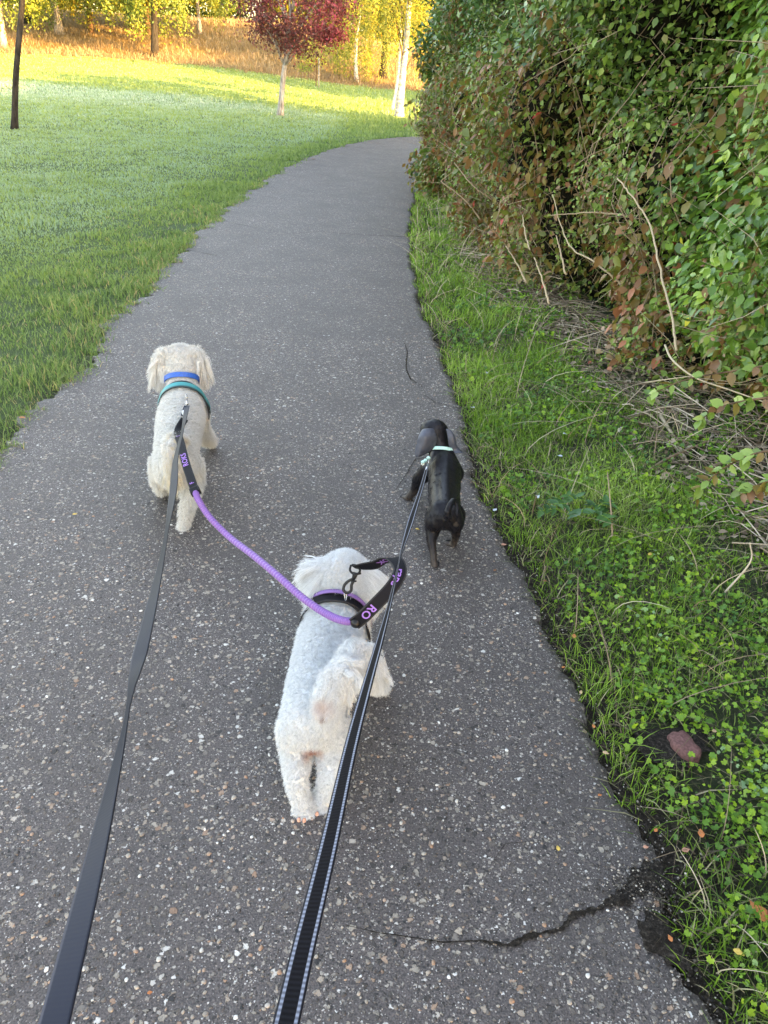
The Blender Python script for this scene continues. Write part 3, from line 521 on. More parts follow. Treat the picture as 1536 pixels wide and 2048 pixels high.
hedge_leaves(far, 9000, s_at_y(10.3), s_at_y(15.5) + 2.0, 0.1, 2.6, (0.06, 0.09), M_RUSSET, 0.2, 0.95, tmpl=LEAF4, droop=1.2, out=.1, name='russet_leaves')
hedge_leaves(far, 9000, s_at_y(10.3), HS[-1], 0.1, TOPZ, (0.09, 0.13), M_DARKLEAF, 0, 0.8, tmpl=LEAF4, name='upper_foliage')
canes(far, 25, s_at_y(10.5), s_at_y(15), 0.006)
dark = empty('dark_green_shrub', (*(HF[330] + [0.5, 0]), 0), 'dark green feathery shrub rising above the far part of the bramble', 'shrub')
hedge_leaves(dark, 34000, s_at_y(6.0), s_at_y(14.5), 1.55, 4.2, (0.035, 0.085), M_DARKLEAF, 0.0, 0.95, droop=0.2, prob=lambda s, z: sstep(1.5, 2.3, z + 0.35 * np.sin(s * 2.1)), out=0.22, tmpl=LEAF4)
mb = MB()
for i in range(14):
    s = RNG.uniform(s_at_y(6), s_at_y(14)); p0, o = face_pt(np.array([s]), np.array([0.1])); pts = [p0[0] - o[0] * .5]
    for k in range(1, 6):
        p1, _ = face_pt(np.array([s + .1 * k * RNG.normal()]), np.array([0.1 + k * .75])); pts.append(p1[0] - o[0] * (.5 - .09 * k))
    mb.tube(pts, np.linspace(.025, .008, 6), 6, .2)
mb.build('stem', M_BARKB, dark)
right_sh = empty('leafy_green_shrub', (2.6, 3.0, 0), 'glossy bright green shrub bulging from the hedge at the right edge', 'shrub')
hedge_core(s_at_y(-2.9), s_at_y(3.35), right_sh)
def bulge_leaves(parent, n, name, mat, size, lo, hi, tmpl=LEAF8):
    # leafy lobes: (centre, radii)
    lobes = [((2.10, 3.75, 1.0), (0.62, 0.75, 0.72)), ((2.55, 3.1, 1.75), (0.95, 0.9, 0.8)), ((1.92, 4.05, 0.55), (0.45, 0.5, 0.42)), ((2.25, 4.5, 1.75), (0.62, 0.8, 0.6)), ((2.3, 2.9, 0.95), (0.62, 0.7, 0.6)), ((2.6, 4.2, 2.5), (0.8, 0.8, 0.5)), ((1.85, 4.65, 0.9), (0.40, 0.45, 0.42))]
    wt = np.array([l[1][0] * l[1][2] for l in lobes]); k = RNG.choice(len(lobes), n, p=wt / wt.sum()); c = np.array([l[0] for l in lobes])[k]; r = np.array([l[1] for l in lobes])[k]
    d = rvec(n); d[:, 0] = -np.abs(d[:, 0]) * 1.0 + .25 * d[:, 0]; d = unit(d); rad = 1 - RNG.random(n) ** 1.6 * 0.35 + 0.10 * np.sin(d[:, 1] * 9 + d[:, 2] * 7 + c[:, 0] * 5)
    p = c + r * d * rad[:, None]; nr = unit(d * 0.7 + np.array([-0.1, -0.1, 0.75]) + 0.4 * RNG.normal(0, 1, (n, 3))); tip = unit(np.array([-0.2, -0.1, -0.8]) + 0.6 * RNG.normal(0, 1, (n, 3)) + d * .3)
    rnd = np.clip(RNG.uniform(lo, hi, n) + 0.45 * (clumpn(p[:, 1], p[:, 2], 4, 1) - .5) + (RNG.random(n) > .975) * .4, 0, 1)
    return leaves(name, p, nr, tip, RNG.uniform(*size, n), mat, rnd, tmpl, parent)
bulge_leaves(right_sh, 15000, 'foliage', M_BRIGHT, (0.04, 0.075), 0.05, 0.75)
hedge_leaves(right_sh, 9000, s_at_y(0.2), s_at_y(4.6), 0.3, 3.4, (0.05, 0.08), M_BRIGHT, 0.0, 0.6, name='inner_foliage')
hedge_leaves(right_sh, 4000, s_at_y(-2.9), s_at_y(4.2), 3.2, TOPZ, (0.09, 0.12), M_DARKLEAF, 0.0, 0.6, tmpl=LEAF4, name='upper_foliage')
mb = MB()
for i in range(26):
    a = np.array([2.75, 3.3 + RNG.normal(0, .6), 0.05]); b = np.array([2.15 + RNG.random() * .5, 3.4 + RNG.normal(0, .7), RNG.uniform(.6, 2.2)])
    mid = (a + b) / 2 + np.array([-.15, 0, .25]); mb.tube(curve_pts([a, mid, b], 8), np.linspace(.011, .003, 8), 5, RNG.random() * .4)
mb.build('stem', M_BARKB, right_sh)
# prominent dead canes, traced where they stand at the face of the thicket
def cane(pix, r, parent, br=(), rn=0.8, name='dead_cane'):
    pts = curve_pts([D(u, v, d) for u, v, d in pix], 6 * len(pix)); n = len(pts); mb = MB(); mb.tube(pts + RNG.normal(0, .002, pts.shape), np.linspace(r, r * .45, n), 6, rn)
    for b in br: q = curve_pts([D(u, v, d) for u, v, d in b], 10); mb.tube(q, np.linspace(r * .5, r * .25, 10), 5, rn * .9)
    return mb.build(name, M_STRAW, parent)
cane([(1352, 700, 3.9), (1345, 640, 3.92), (1320, 540, 3.95), (1300, 450, 3.98), (1262, 390, 4.0), (1234, 355, 4.05)], .0075, bramble)
cane([(1100, 330, 5.6), (1108, 250, 5.6), (1105, 190, 5.6), (1086, 130, 5.65)], .0065, bramble, [[(1100, 300, 5.6), (1070, 250, 5.6), (1040, 208, 5.6)], [(1108, 226, 5.6), (1140, 200, 5.6), (1172, 182, 5.6)]], .7)
cane([(1098, 608, 5.0), (1085, 560, 5.0), (1068, 515, 5.0)], .008, bramble)
cane([(1052, 565, 5.1), (1035, 530, 5.1), (1012, 493, 5.1)], .007, bramble, rn=.7)
cane([(1242, 570, 4.6), (1190, 525, 4.6), (1148, 500, 4.65), (1125, 460, 4.7), (1105, 388, 4.7)], .006, bramble, rn=.75)
cane([(1132, 550, 4.9), (1120, 500, 4.9), (1112, 470, 4.9)], .007, bramble, rn=.7)
cane([(962, 440, 6.9), (930, 400, 6.9), (882, 362, 6.95)], .009, bramble, rn=.5)
cane([(985, 400, 6.6), (945, 370, 6.6), (908, 325, 6.7)], .008, bramble, rn=.5)
cane([(1186, 270, 5.0), (1200, 210, 5.0), (1205, 160, 5.0)], .005, bramble, rn=.6)
cane([(1250, 430, 4.5), (1180, 425, 4.6), (1100, 430, 4.7)], .006, bramble, rn=.55)
cane([(1060, 500, 5.2), (1048, 455, 5.2), (1045, 430, 5.2)], .006, bramble, rn=.8)
# fallen woody stems lying on the litter at the right
def stick(pts, r, label, rn=.7):
    q = curve_pts([P(u, v, z) for u, v, z in pts], 24); mb = MB(); mb.tube(q, np.linspace(r, r * .5, 24), 6, rn)
    return tag(mb.build('dead_stem', M_STRAW), label, 'stem', 'dead stems on the verge')
stick([(1330, 690, .28), (1345, 720, .26), (1390, 755, .22), (1460, 780, .20), (1560, 815, .2)], .006, 'long pale stem bending right from the foot of the bramble', .9)
stick([(1290, 765, .06), (1340, 758, .16), (1385, 752, .22)], .004, 'short thin pale stem joining the long bent stem at its left', .8)
stick([(1320, 830, .02), (1345, 870, .02), (1375, 925, .02)], .011, 'thick short grey stem lying steeply across the litter', .75)
stick([(1300, 940, .02), (1340, 915, .03), (1420, 880, .04)], .009, 'brown stem lying sideways on the litter below the thick grey one', .15)
stick([(1210, 690, .03), (1270, 715, .03), (1340, 770, .03)], .007, 'bleached arched stem at the left end of the litter', .95)
stick([(1450, 1185, .02), (1500, 1125, .10), (1500, 1085, .16)], .004, 'thin straw stem standing in ground ivy near the right edge', .9)
stick([(1225, 1080, .02), (1222, 1020, .10), (1215, 945, .18)], .004, 'upright brown stalk standing beside the nettles', .4)
stick([(1420, 935, .03), (1480, 915, .05), (1560, 895, .07)], .010, 'thick brown stem reaching in from the right edge over the litter', .1)
#@@HEDGE_END

# ------------------------------------------------------------------ trees
def leaf_cloud(c, r, n, clump=0.35, shell=0.5, nclump=60, squash=1.0):
    """leaf positions gathered in clumps through an uneven ellipsoid"""
    d = rvec(nclump); rad = (1 - shell * RNG.random(nclump) ** 1.5); cc = np.asarray(c) + d * np.asarray(r) * rad[:, None]
    k = RNG.integers(0, nclump, n); rr_ = clump * (0.6 + 0.8 * RNG.random(nclump)); p = cc[k] + RNG.normal(0, 1, (n, 3)) * (rr_[k] * 0.55)[:, None] * np.array([1, 1, 0.75 * squash])
    return p, k, cc
def tree(name, base, pix_top, height, r0, crown_c, crown_r, nleaf, lsize, lmat, bmat, label, cat='tree', group=None, clump=.4, nclump=60, droop=0, nb=9, bend=None, lo=0, hi=.8, r1=None, clear=0):
    t = empty(name, base, label, cat, group); base = np.asarray(base, float); top = base + np.array([0, 0, height]) if pix_top is None else np.asarray(pix_top, float)
    mids = [base + np.array([0, 0, -.05])] + ([np.asarray(b, float) for b in bend] if bend else [base * .5 + top * .5 + np.array([RNG.normal(0, .03 * height * .3), 0, 0])]) + [top]
    tr = curve_pts(mids, 14); r1 = r1 if r1 is not None else r0 * .3; rad = np.linspace(r0, r1, 14); rad[0] *= 1.35; rad[1] *= 1.08
    mb = MB(); mb.tube(tr, rad, 12); crown_c = np.asarray(crown_c, float); crown_r = np.asarray(crown_r, float)
    p, k, cc = leaf_cloud(crown_c, crown_r, nleaf, clump, nclump=nclump)
    if droop:
        hang = RNG.random(len(p)) ** 1.0 * droop; p[:, 2] -= hang; p[:, :2] = cc[k][:, :2] + (p[:, :2] - cc[k][:, :2]) * (0.5 + .2 * RNG.random(len(p)))[:, None]
    bb = mb if bmat is not M_BIRCH else MB()
    if bb is not mb: mb.build('trunk', bmat, t)
    for i in range(nb):
        tgt = cc[i % len(cc)]; zt = np.clip((tgt[2] - base[2]) * .55 / max(top[2] - base[2], .1) + RNG.uniform(-.05, .2), .35, .95); st = tr[int(zt * 13)]
        bb.tube(curve_pts([st, (st + tgt) / 2 + np.array([0, 0, .12 * np.linalg.norm(tgt - st)]), tgt], 7), np.linspace(r0 * (.35 if bmat is not M_BIRCH else .16), r0 * .06, 7), 6)
    if bb is mb: mb.build('trunk', bmat, t)
    elif nb: bb.build('branches', M_BARKB, t)
    if clear: m_ = (p[:, 2] - base[2] > clear + .5 * RNG.random(len(p))) | (p[:, 0] < base[0] - .9) & (p[:, 2] - base[2] > clear * .75); p, k = p[m_], k[m_]
    n = len(p); cx = np.sin(cc[k] @ np.array([2.1, 1.3, 3.3])) * .25
    leaves('crown', p, unit(RNG.normal(0, 1, (n, 3)) + np.array([.4, -.6, .6])), unit(np.array([0, 0, -.9]) + .8 * RNG.normal(0, 1, (n, 3))), RNG.uniform(*lsize, n), lmat, np.clip(RNG.uniform(lo, hi, n) + cx, 0, 1), LEAF4, t)
    return t
# leaning dark sapling at the left
b = G(28, 258); 
def on(px, py, base, dx=0):            # point on the sight line at the same distance (y) as base
    d = ray(px, py); t = base[1] / d[1]; return np.array([0, 0, CAMH]) + d * t
tree('sapling', b, on(52, -110, b), 3.2, .062, on(60, -260, b), (1.3, 1.2, 1.1), 1800, (.05, .09), M_LIME, M_BARKD, 'thin leaning young tree with near black bark at the left edge', bend=[on(32, 150, b), on(45, 0, b)], r1=.04, nclump=30, lo=0, hi=.6)
# red maple
b = G(560, 232); top = on(583, 20, b)
t = tree('red_maple', b, top, 3, .085, on(588, 0, b), (1.3, 1.3, 1.2), 12000, (.055, .10), M_RED, M_BARKG, 'small tree with a dark red crown and slim pale grey trunk on the lawn', bend=[on(566, 160, b), on(575, 92, b)], clump=.42, nclump=95, nb=16, r1=.035)
p_, k_, c_ = leaf_cloud(on(655, 68, b), (.45, .4, .16), 1100, .16, nclump=16); n = len(p_)
leaves('low_bough', p_, rvec(n), rvec(n), RNG.uniform(.06, .1, n), M_RED, RNG.uniform(.4, .9, n), LEAF4, t)
# silver birch (front) with hanging yellow sprays
b = G(798, 235); BIR = b
tree('silver_birch', b, on(822, -40, b), 5, .13, on(765, -60, b), (2.2, 1.5, 2.0), 20000, (.05, .09), M_YELLOW, M_BIRCH, 'white barked birch with drooping yellow leaves beside the hedge', bend=[on(803, 170, b), on(812, 90, b)], clump=.30, nclump=130, droop=1.3, nb=9, r1=.06, lo=.1, hi=.8, clear=1.75)
b = G(790, 222)
tree('birch', b + np.array([-.1, 0, 0]), on(806, -10, b), 5, .05, on(850, 0, b), (.6, .8, 1.8), 5500, (.05, .085), M_YELLOW, M_BIRCH, 'slim second birch stem close behind the larger white birch', bend=[on(797, 140, b)], clump=.28, nclump=40, droop=.9, nb=5, r1=.03, lo=.2, hi=.95)
b = G(713, 163)
tree('birch', b, on(722, 20, b), 5, .10, on(715, 25, b), (1.9, 1.6, 1.8), 8000, (.07, .11), M_YELLOW, M_BIRCH, 'smaller birch further back left of the big white birch', clump=.35, nclump=60, droop=1.4, nb=8, r1=.04, lo=0, hi=.7)
b = G(632, 176)
t = tree('staked_sapling', b, on(634, 95, b), 2, .025, on(628, 112, b), (.85, .6, .55), 1500, (.06, .1), M_LIME, M_BARKB, 'thin staked young tree with sparse yellow green leaves behind the red tree', nclump=16, clump=.25, nb=4, lo=.3, hi=1)
mb = MB(); s0 = b + np.array([.12, 0, 0]); mb.tube([s0, s0 + [0, 0, .55], s0 + [0, 0, 1.1]], .03, 6); mb.build('stake', M_BARKG, t)
# bank trees with trunks that show
specs = [(8, 88, .17, M_BARKG, 'pale trunked tree at the far left of the bank', 0), (182, 62, .16, M_BARKB, 'brown trunked tree second from the left on the bank', 1), (310, 106, .20, M_BARKD, 'dark trunked tree lowest on the bank with yellow green boughs', 0),
         (298, 66, .17, M_BARKB, 'brown trunked tree just behind the dark trunk on the bank', 1), (120, 62, .22, M_BARKG, 'wide grey trunked tree between pale and brown trunks on the bank', 0), (262, 52, .10, M_BARKB, 'slender tree uphill between the brown trunks', 1), (765, 150, .16, M_BARKD, 'dark trunked tree on the bank behind the birches', 0),
         (400, 62, .12, M_BARKG, 'slim grey tree on top of the bank left of the red crown', 0), (55, 40, .2, M_BARKD, 'dark trunked tree at the skyline on the left', 1)]
BANK = []
for i, (u, v, r, bm, lab, kd) in enumerate(specs):
    b = G(u, v + 6)
    if b[1] > 72: b = b * (66 / b[1]); b[2] = H(b[0], b[1])
    hc = 3.9 + RNG.random() * .7; mt = M_LIME if kd == 0 else M_YELLOW; BANK.append(b)
    tree('broadleaf_tree', b, b + np.array([.2 * RNG.normal(), 0, 6.5]), 6.5, r, b + np.array([0, 0, hc]), (3.6, 3.0, 2.6), 13000, (.11, .18), mt, bm, lab, group='trees on the sunlit bank', clump=.62, nclump=90, droop=1.0, nb=10, lo=0, hi=.8)
# trees behind the crest, each its own, sharing three meshes
proto = [tree('woodland_tree', (0, 0, 0), None, 7, .16, (0, 0, 4.0), (3.4, 3.0, 4.4), 15000, (.18, .30), m_, M_BARKB, 'x', group='trees beyond the bank', clump=.8, nclump=70, nb=6) for m_ in (M_LIME, M_YELLOW, M_FARLEAF)]
for p__ in proto: pass
k = 0; names = ['yellow green', 'golden yellow', 'dark olive green']
for row, (yy, n_) in enumerate(((70, 11), (80, 13))):
    for i in range(n_):
        kind = int(RNG.integers(0, 3)) if row == 0 else 2 - (i % 4 == 0); x = -47 + i * (5.2 if row == 0 else 4.8) + RNG.normal(0, .6) + row * 2; y = yy + RNG.normal(0, 2); loc = (x, y, float(H(x, y)))
        src = proto[kind]; t = src if src.get('used') is None else src.copy()
        if t is not src:
            COL.objects.link(t)
            for ch in src.children: c = ch.copy(); COL.objects.link(c); c.parent = t
        src['used'] = 1; t.location = loc; t.rotation_euler = (0, 0, RNG.random() * 6.28); s_ = RNG.uniform(.85, 1.2); t.scale = (s_, s_, s_)
        t['label'] = '%s tree, %s' % (names[kind], 'number %s from the left beyond the bank crest' % 'one two three four five six seven eight nine ten eleven'.split()[i] if row == 0 else 'in the back row of the wood beyond the bank')
for t in proto:
    if 'used' in t: del t['used']
for t in bpy.data.objects:
    if 'used' in t: del t['used']
# trees behind the hedge on the right: they throw the shade over path and lawn
for i, (x, y, h_, rr_) in enumerate([(12, 2, 8, 3.2), (16, 4.5, 9, 3.3), (11, 12.3, 8, 3.0), (15, 7, 9, 3.4), (10, -5.5, 8, 3.4), (17, -2, 10, 4), (8, -12, 9, 3.6), (15, 25.5, 9, 3.2), (23, 21, 10, 3.4)]):
    tree('hedgerow_tree', (x, y, 0), None, h_, .2, (x, y, h_ * .62), (rr_, rr_, h_ * .40), 15000, (.22, .34), M_DARKLEAF, M_BARKB, 'tall dark leafy tree standing behind the hedge', group='trees behind the hedge', clump=1.0, nclump=80, nb=8)
#@@TREES_END

# ------------------------------------------------------------------ dogs
def union_mesh(name, chains, voxel=0.006, smooth=6):
    """chains: lists of (xyz, radius); neighbouring balls are swept into each other, all fused to one skin"""
    mb = MB()
    for ch in chains:
        for i, (p, r) in enumerate(ch):
            if i + 1 < len(ch):
                q, s = ch[i + 1]; p = np.asarray(p, float); q = np.asarray(q, float); rm = np.mean(np.minimum(r, s)); n = max(2, int(np.linalg.norm(q - p) / (0.22 * rm + 1e-4)))
                for k in range(n): t = k / n; mb.ball(p * (1 - t) + q * t, np.asarray(r) * (1 - t) + np.asarray(s) * t, 14, 9)
            else: mb.ball(p, r, 14, 9)
    o = mb.build('tmp', None); m = o.modifiers.new('r', 'REMESH'); m.mode = 'VOXEL'; m.voxel_size = voxel
    m2 = o.modifiers.new('s', 'SMOOTH'); m2.factor = 0.5; m2.iterations = smooth
    dg = bpy.context.evaluated_depsgraph_get(); me = bpy.data.meshes.new_from_object(o.evaluated_get(dg)); me.name = name
    bpy.data.objects.remove(o); me.materials.clear()
    return me
def tri_sample(me, n, weight=None):
    me.calc_loop_triangles(); m = len(me.loop_triangles); T = np.empty(m * 3, np.int32); me.loop_triangles.foreach_get('vertices', T); T = T.reshape(-1, 3)
    V = np.empty(len(me.vertices) * 3, np.float32); me.vertices.foreach_get('co', V); V = V.reshape(-1, 3); N = np.empty(len(me.vertices) * 3, np.float32); me.vertices.foreach_get('normal', N); N = N.reshape(-1, 3)
    A = np.linalg.norm(np.cross(V[T[:, 1]] - V[T[:, 0]], V[T[:, 2]] - V[T[:, 0]]), axis=1)
    if weight is not None: A = A * weight(V[T].mean(1))
    k = RNG.choice(m, n, p=A / A.sum()); u, v = RNG.random(n), RNG.random(n); f = u + v > 1; u[f], v[f] = 1 - u[f], 1 - v[f]; w = 1 - u - v
    return V[T[k, 0]] * w[:, None] + V[T[k, 1]] * u[:, None] + V[T[k, 2]] * v[:, None], unit(N[T[k, 0]] * w[:, None] + N[T[k, 1]] * u[:, None] + N[T[k, 2]] * v[:, None])
def hair(name, strands, radius, mat, parent, tipf=0.25):
    """strands (n, k, 3); real hair curves"""
    n, k = strands.shape[:2]; cd = bpy.data.hair_curves.new(name); cd.add_curves([k] * n)
    cd.position_data.foreach_set('vector', strands.astype(np.float32).ravel())
    a = cd.attributes.get('radius') or cd.attributes.new('radius', 'FLOAT', 'POINT')
    rr_ = radius[:, None] * np.linspace(1, tipf, k)[None]; a.data.foreach_set('value', rr_.astype(np.float32).ravel())
    b = cd.attributes.new('rnd', 'FLOAT', 'CURVE'); b.data.foreach_set('value', RNG.random(n).astype(np.float32))
    return link(name, cd, mat, parent)
def nearest_clump(p, c):
    from mathutils.kdtree import KDTree
    kd = KDTree(len(c)); [kd.insert(v, i) for i, v in enumerate(c)]; kd.balance(); return np.array([kd.find(v)[1] for v in p])
def fur(me, parent, mat, n, nclump, length, flow, curl, rad=0.00045, k=7, name='fur', lift=0.6, weight=None, clumping=0.6):
    p, nr = tri_sample(me, n, weight); c, cn = tri_sample(me, nclump, weight); ci = nearest_clump(p, c)
    L = length(p) * RNG.uniform(.75, 1.15, n); keep = L > 0.001; p, nr, ci, L = p[keep], nr[keep], ci[keep], L[keep]; n = len(p)
    fl = flow(p, nr); fl = fl - nr * np.sum(fl * nr, 1)[:, None] * .8; cr = RNG.normal(0, 1, (nclump, 3))[ci]
    d = unit(nr * lift + fl + 0.30 * cr + .16 * RNG.normal(0, 1, (n, 3))); t = np.linspace(0, 1, k)[None, :, None]
    root = p + (c[ci] - p) * 0; tipc = (c[ci] - p); tipc -= nr * np.sum(tipc * nr, 1)[:, None]
    g = np.array([0, 0, -1.0]); S = p[:, None] + L[:, None, None] * (d[:, None] * t + g * 0.25 * t ** 2 * (L / .03).clip(0.2, 3)[:, None, None]) + tipc[:, None] * clumping * t ** 1.2
    a1 = unit(np.cross(d, rvec(nclump)[ci])); a2 = np.cross(d, a1); ph = RNG.uniform(0, 6.28, nclump)[ci][:, None] + RNG.normal(0, .25, n)[:, None]; fr = RNG.uniform(.8, 1.3, nclump)[ci][:, None]
    ang = ph + t[..., 0] * 6.28 * fr * np.clip(L / .014, .6, 2.2)[:, None]; am = (curl(p) * RNG.uniform(.6, 1.3, nclump)[ci])[:, None] * np.clip(t[..., 0] * 2.5, 0, 1)
    S = S + a1[:, None] * (np.cos(ang) * am)[..., None] + a2[:, None] * (np.sin(ang) * am)[..., None]
    S = S - nr[:, None] * 0.002; S[..., 2] = np.maximum(S[..., 2], 0.018)
    return hair(name, S, np.full(n, rad), mat, parent)
def fur_mat(name, stops, spots=()):
    t = NT(name); c = t.ramp(t.attr('rnd'), stops)
    for (pos, r, col) in spots:
        g = t.n('ShaderNodeNewGeometry'); v = t.n('ShaderNodeVectorMath', operation='DISTANCE'); t.l(g.outputs['Position'], v.inputs[0]); v.inputs[1].default_value = tuple(float(q) for q in pos)
        mr = t.n('ShaderNodeMapRange'); mr.inputs[1].default_value = r; mr.inputs[2].default_value = r * .35; t.l(v.outputs['Value'], mr.inputs[0]); c = t.mix(t.math('MULTIPLY', mr.outputs[0], .9), c, col)
    return t.bsdf(c, 0.75, 0.3, transl=0.12)
def vec(*a): return np.array(a, float)
U = np.array([0, 0, 1.0])
def mesh_of(o): return o.data
def band(me, c, axis, up, width, off, a0, a1, name, mat, parent, n=64, thick=.003, wave=0.0, rmax=.3):
    """strap laid round a body: rays cast inward about axis find the skin"""
    V = np.empty(len(me.vertices) * 3, np.float32); me.vertices.foreach_get('co', V); V = V.reshape(-1, 3); me.calc_loop_triangles()
    bv = BVHTree.FromPolygons([tuple(map(float, v)) for v in V], [tuple(p.vertices) for p in me.polygons]); ax = unit(axis); up = unit(up - ax * np.dot(up, ax)); sd_ = np.cross(ax, up)
    rows = []
    for a in np.linspace(R(a0), R(a1), n):
        d = up * math.cos(a) + sd_ * math.sin(a); o = c + d * rmax; h = bv.ray_cast(Vector(o), Vector(-d)); r = rmax - h[3] if h[0] is not None else .08; rows.append((a, d, r))
    rr_ = np.array([q[2] for q in rows]); kk = 7; pad = np.r_[np.full(kk, rr_[0]), rr_, np.full(kk, rr_[-1])] if abs(a1 - a0) < 359 else np.r_[rr_[-kk - 1:-1], rr_, rr_[1:kk + 1]]
    rr_ = np.convolve(pad, np.ones(2 * kk + 1) / (2 * kk + 1), 'valid')
    cen = np.array([c + q[1] * (r + off) for q, r in zip(rows, rr_)]); cen += ax * (wave * np.sin(np.linspace(0, math.pi * 2, n)))[:, None]
    wd = np.tile(ax, (n, 1)); return ribbon(name, cen, wd, np.full(n, width), mat, parent, thick)
def ribbon(name, cen, wd, width, mat, parent=None, thick=.0015):
    """strap with real thickness; attribute 'across' runs 0..1 over its width and 'along' in metres"""
    cen = np.asarray(cen, float); n = len(cen); T = unit(np.gradient(cen, axis=0)); wd = unit(wd - T * np.sum(wd * T, 1)[:, None]); N_ = np.cross(T, wd); m = 9
    u = np.linspace(-.5, .5, m); top = cen[:, None] + wd[:, None] * (u[None, :, None] * width[:, None, None]) + N_[:, None] * thick / 2; bot = top - N_[:, None] * thick
    V = np.concatenate([top, bot[:, ::-1]], 1).reshape(-1, 3); K = 2 * m; i = np.arange(n - 1)[:, None] * K; j = np.arange(K)[None]; j2 = (j + 1) % K
    F = np.stack([i + j, i + j2, i + K + j2, i + K + j], -1).reshape(-1, 4); ac = np.tile(np.r_[u + .5, (u + .5)[::-1]], n)
    s = np.r_[0, np.cumsum(np.linalg.norm(np.diff(cen, axis=0), axis=1))]; fs = [F, np.arange(K)[None, ::-1], (np.arange(K) + (n - 1) * K)[None]]
    o = link(name, mesh_np(name, V, fs, {'across': ('POINT', ac), 'along': ('POINT', np.repeat(s, K)), 'rnd': ('POINT', np.repeat(s, K))}), mat, parent, False)
    return o
def strap_mat(name, stops, rough=.55, spec=.5, weave=900, sheen=.2, bump=.3, stitch=0):
    t = NT(name); c = t.ramp(t.attr('across'), stops, 'LINEAR')
    if stitch: sn = t.math('SINE', t.math('MULTIPLY', t.attr('along'), stitch)); c = t.mix(t.math('MULTIPLY_ADD', sn, .3, .3), c, (.012, .012, .016))
    w = t.n('ShaderNodeTexWave'); cmb = t.n('ShaderNodeCombineXYZ'); t.l(t.attr('along'), cmb.inputs[0]); t.l(t.attr('across'), cmb.inputs[1])
    t.l(cmb.outputs[0], w.inputs['Vector']); w.inputs['Scale'].default_value = weave / 6.28 / 3
    return t.bsdf(c, rough, spec, normal=t.bump(w.outputs['Fac'], bump, .0006), sheen=sheen * .25)
def view_w(cen, ang):
    """width direction turned by ang (degrees, per point) from facing the walker"""
    T = unit(np.gradient(cen, axis=0)); Vd = unit(cen - np.array([0, 0, CAMH])); S = unit(np.cross(T, Vd)); N_ = unit(np.cross(T, S)); a = np.radians(ang)[:, None]
    return S * np.cos(a) + N_ * np.sin(a)
M_WEB = strap_mat('black_webbing', [(0.0, (.03, .03, .032)), (.08, (.03, .03, .032)), (.12, (.004, .004, .007)), (.88, (.004, .004, .007)), (.92, (.03, .03, .032)), (1.0, (.03, .03, .032))], .7, .2, sheen=0)
M_PURP = strap_mat('purple_webbing', [(0.0, (.11, .055, .19)), (.12, (.19, .10, .31)), (.88, (.19, .10, .31)), (1.0, (.11, .055, .19))])
M_TEAL = strap_mat('teal_webbing', [(0.0, (.01, .03, .035)), (.22, (.01, .05, .055)), (.3, (.01, .22, .24)), (1.0, (.02, .30, .32))])
M_BLUE = plain('blue_collar', (.012, .10, .42), .5, .5, 260, .8, bd=.002)
M_MINT = plain('mint_collar', (.40, .66, .60), .5, .5, 200, .25, bd=.002)
M_BLK = plain('black_plastic', (.006, .006, .007), .4, .35)
M_STEEL = plain('steel', (.55, .55, .56), .25, .5, metal=1.0)
M_PALETAG = plain('pale_plastic', (.55, .62, .68), .4, .5)
M_PURTXT = plain('purple_print', (.30, .15, .50), .6, .3)

def furry_dog(name, label, group, loc, chains, voxel=.006):
    t = empty(name, loc, label, 'dog', group); return t

# ---- near white curly dog
S3 = dict(rump=P(625, 1440, .185), mid=P(645, 1355, .19), chest=P(662, 1275, .19), wither=P(676, 1222, .215), neck=P(686, 1186, .262), head=P(688, 1150, .300), muzz=P(690, 1120, .270))
fwd3 = unit((S3['chest'] - S3['rump']) * [1, 1, 0]); rt3 = np.array([fwd3[1], -fwd3[0], 0])
poo3 = P(644, 1440, .255); stain3 = P(625, 1512, .14)
M_FUR3 = fur_mat('white_curly_fur', [(0, (.54, .56, .57)), (.5, (.72, .75, .765)), (1, (.82, .85, .865))])
M_SKIN3 = fur_mat('white_undercoat', [(0, (.68, .71, .72)), (1, (.72, .75, .76))], [(poo3, .024, (.26, .09, .05)), (stain3, .03, (.35, .14, .09))])
M_FUR3B = fur_mat('white_rear_fur', [(0, (.54, .56, .57)), (.5, (.72, .75, .765)), (1, (.82, .85, .865))], [(poo3, .013, (.16, .05, .03)), (poo3 + np.array([.0, .02, .012]), .034, (.60, .47, .42)), (stain3, .030, (.36, .14, .09))])
def legc(pts): return [(p, r) for p, r in pts]
f3 = P(609, 1622, .016); g3 = P(641, 1610, .016); fl3 = S3['chest'] * [1, 1, 0] - rt3 * .055 + fwd3 * .05 + vec(0, 0, .016); pw3 = P(752, 1372, .035)
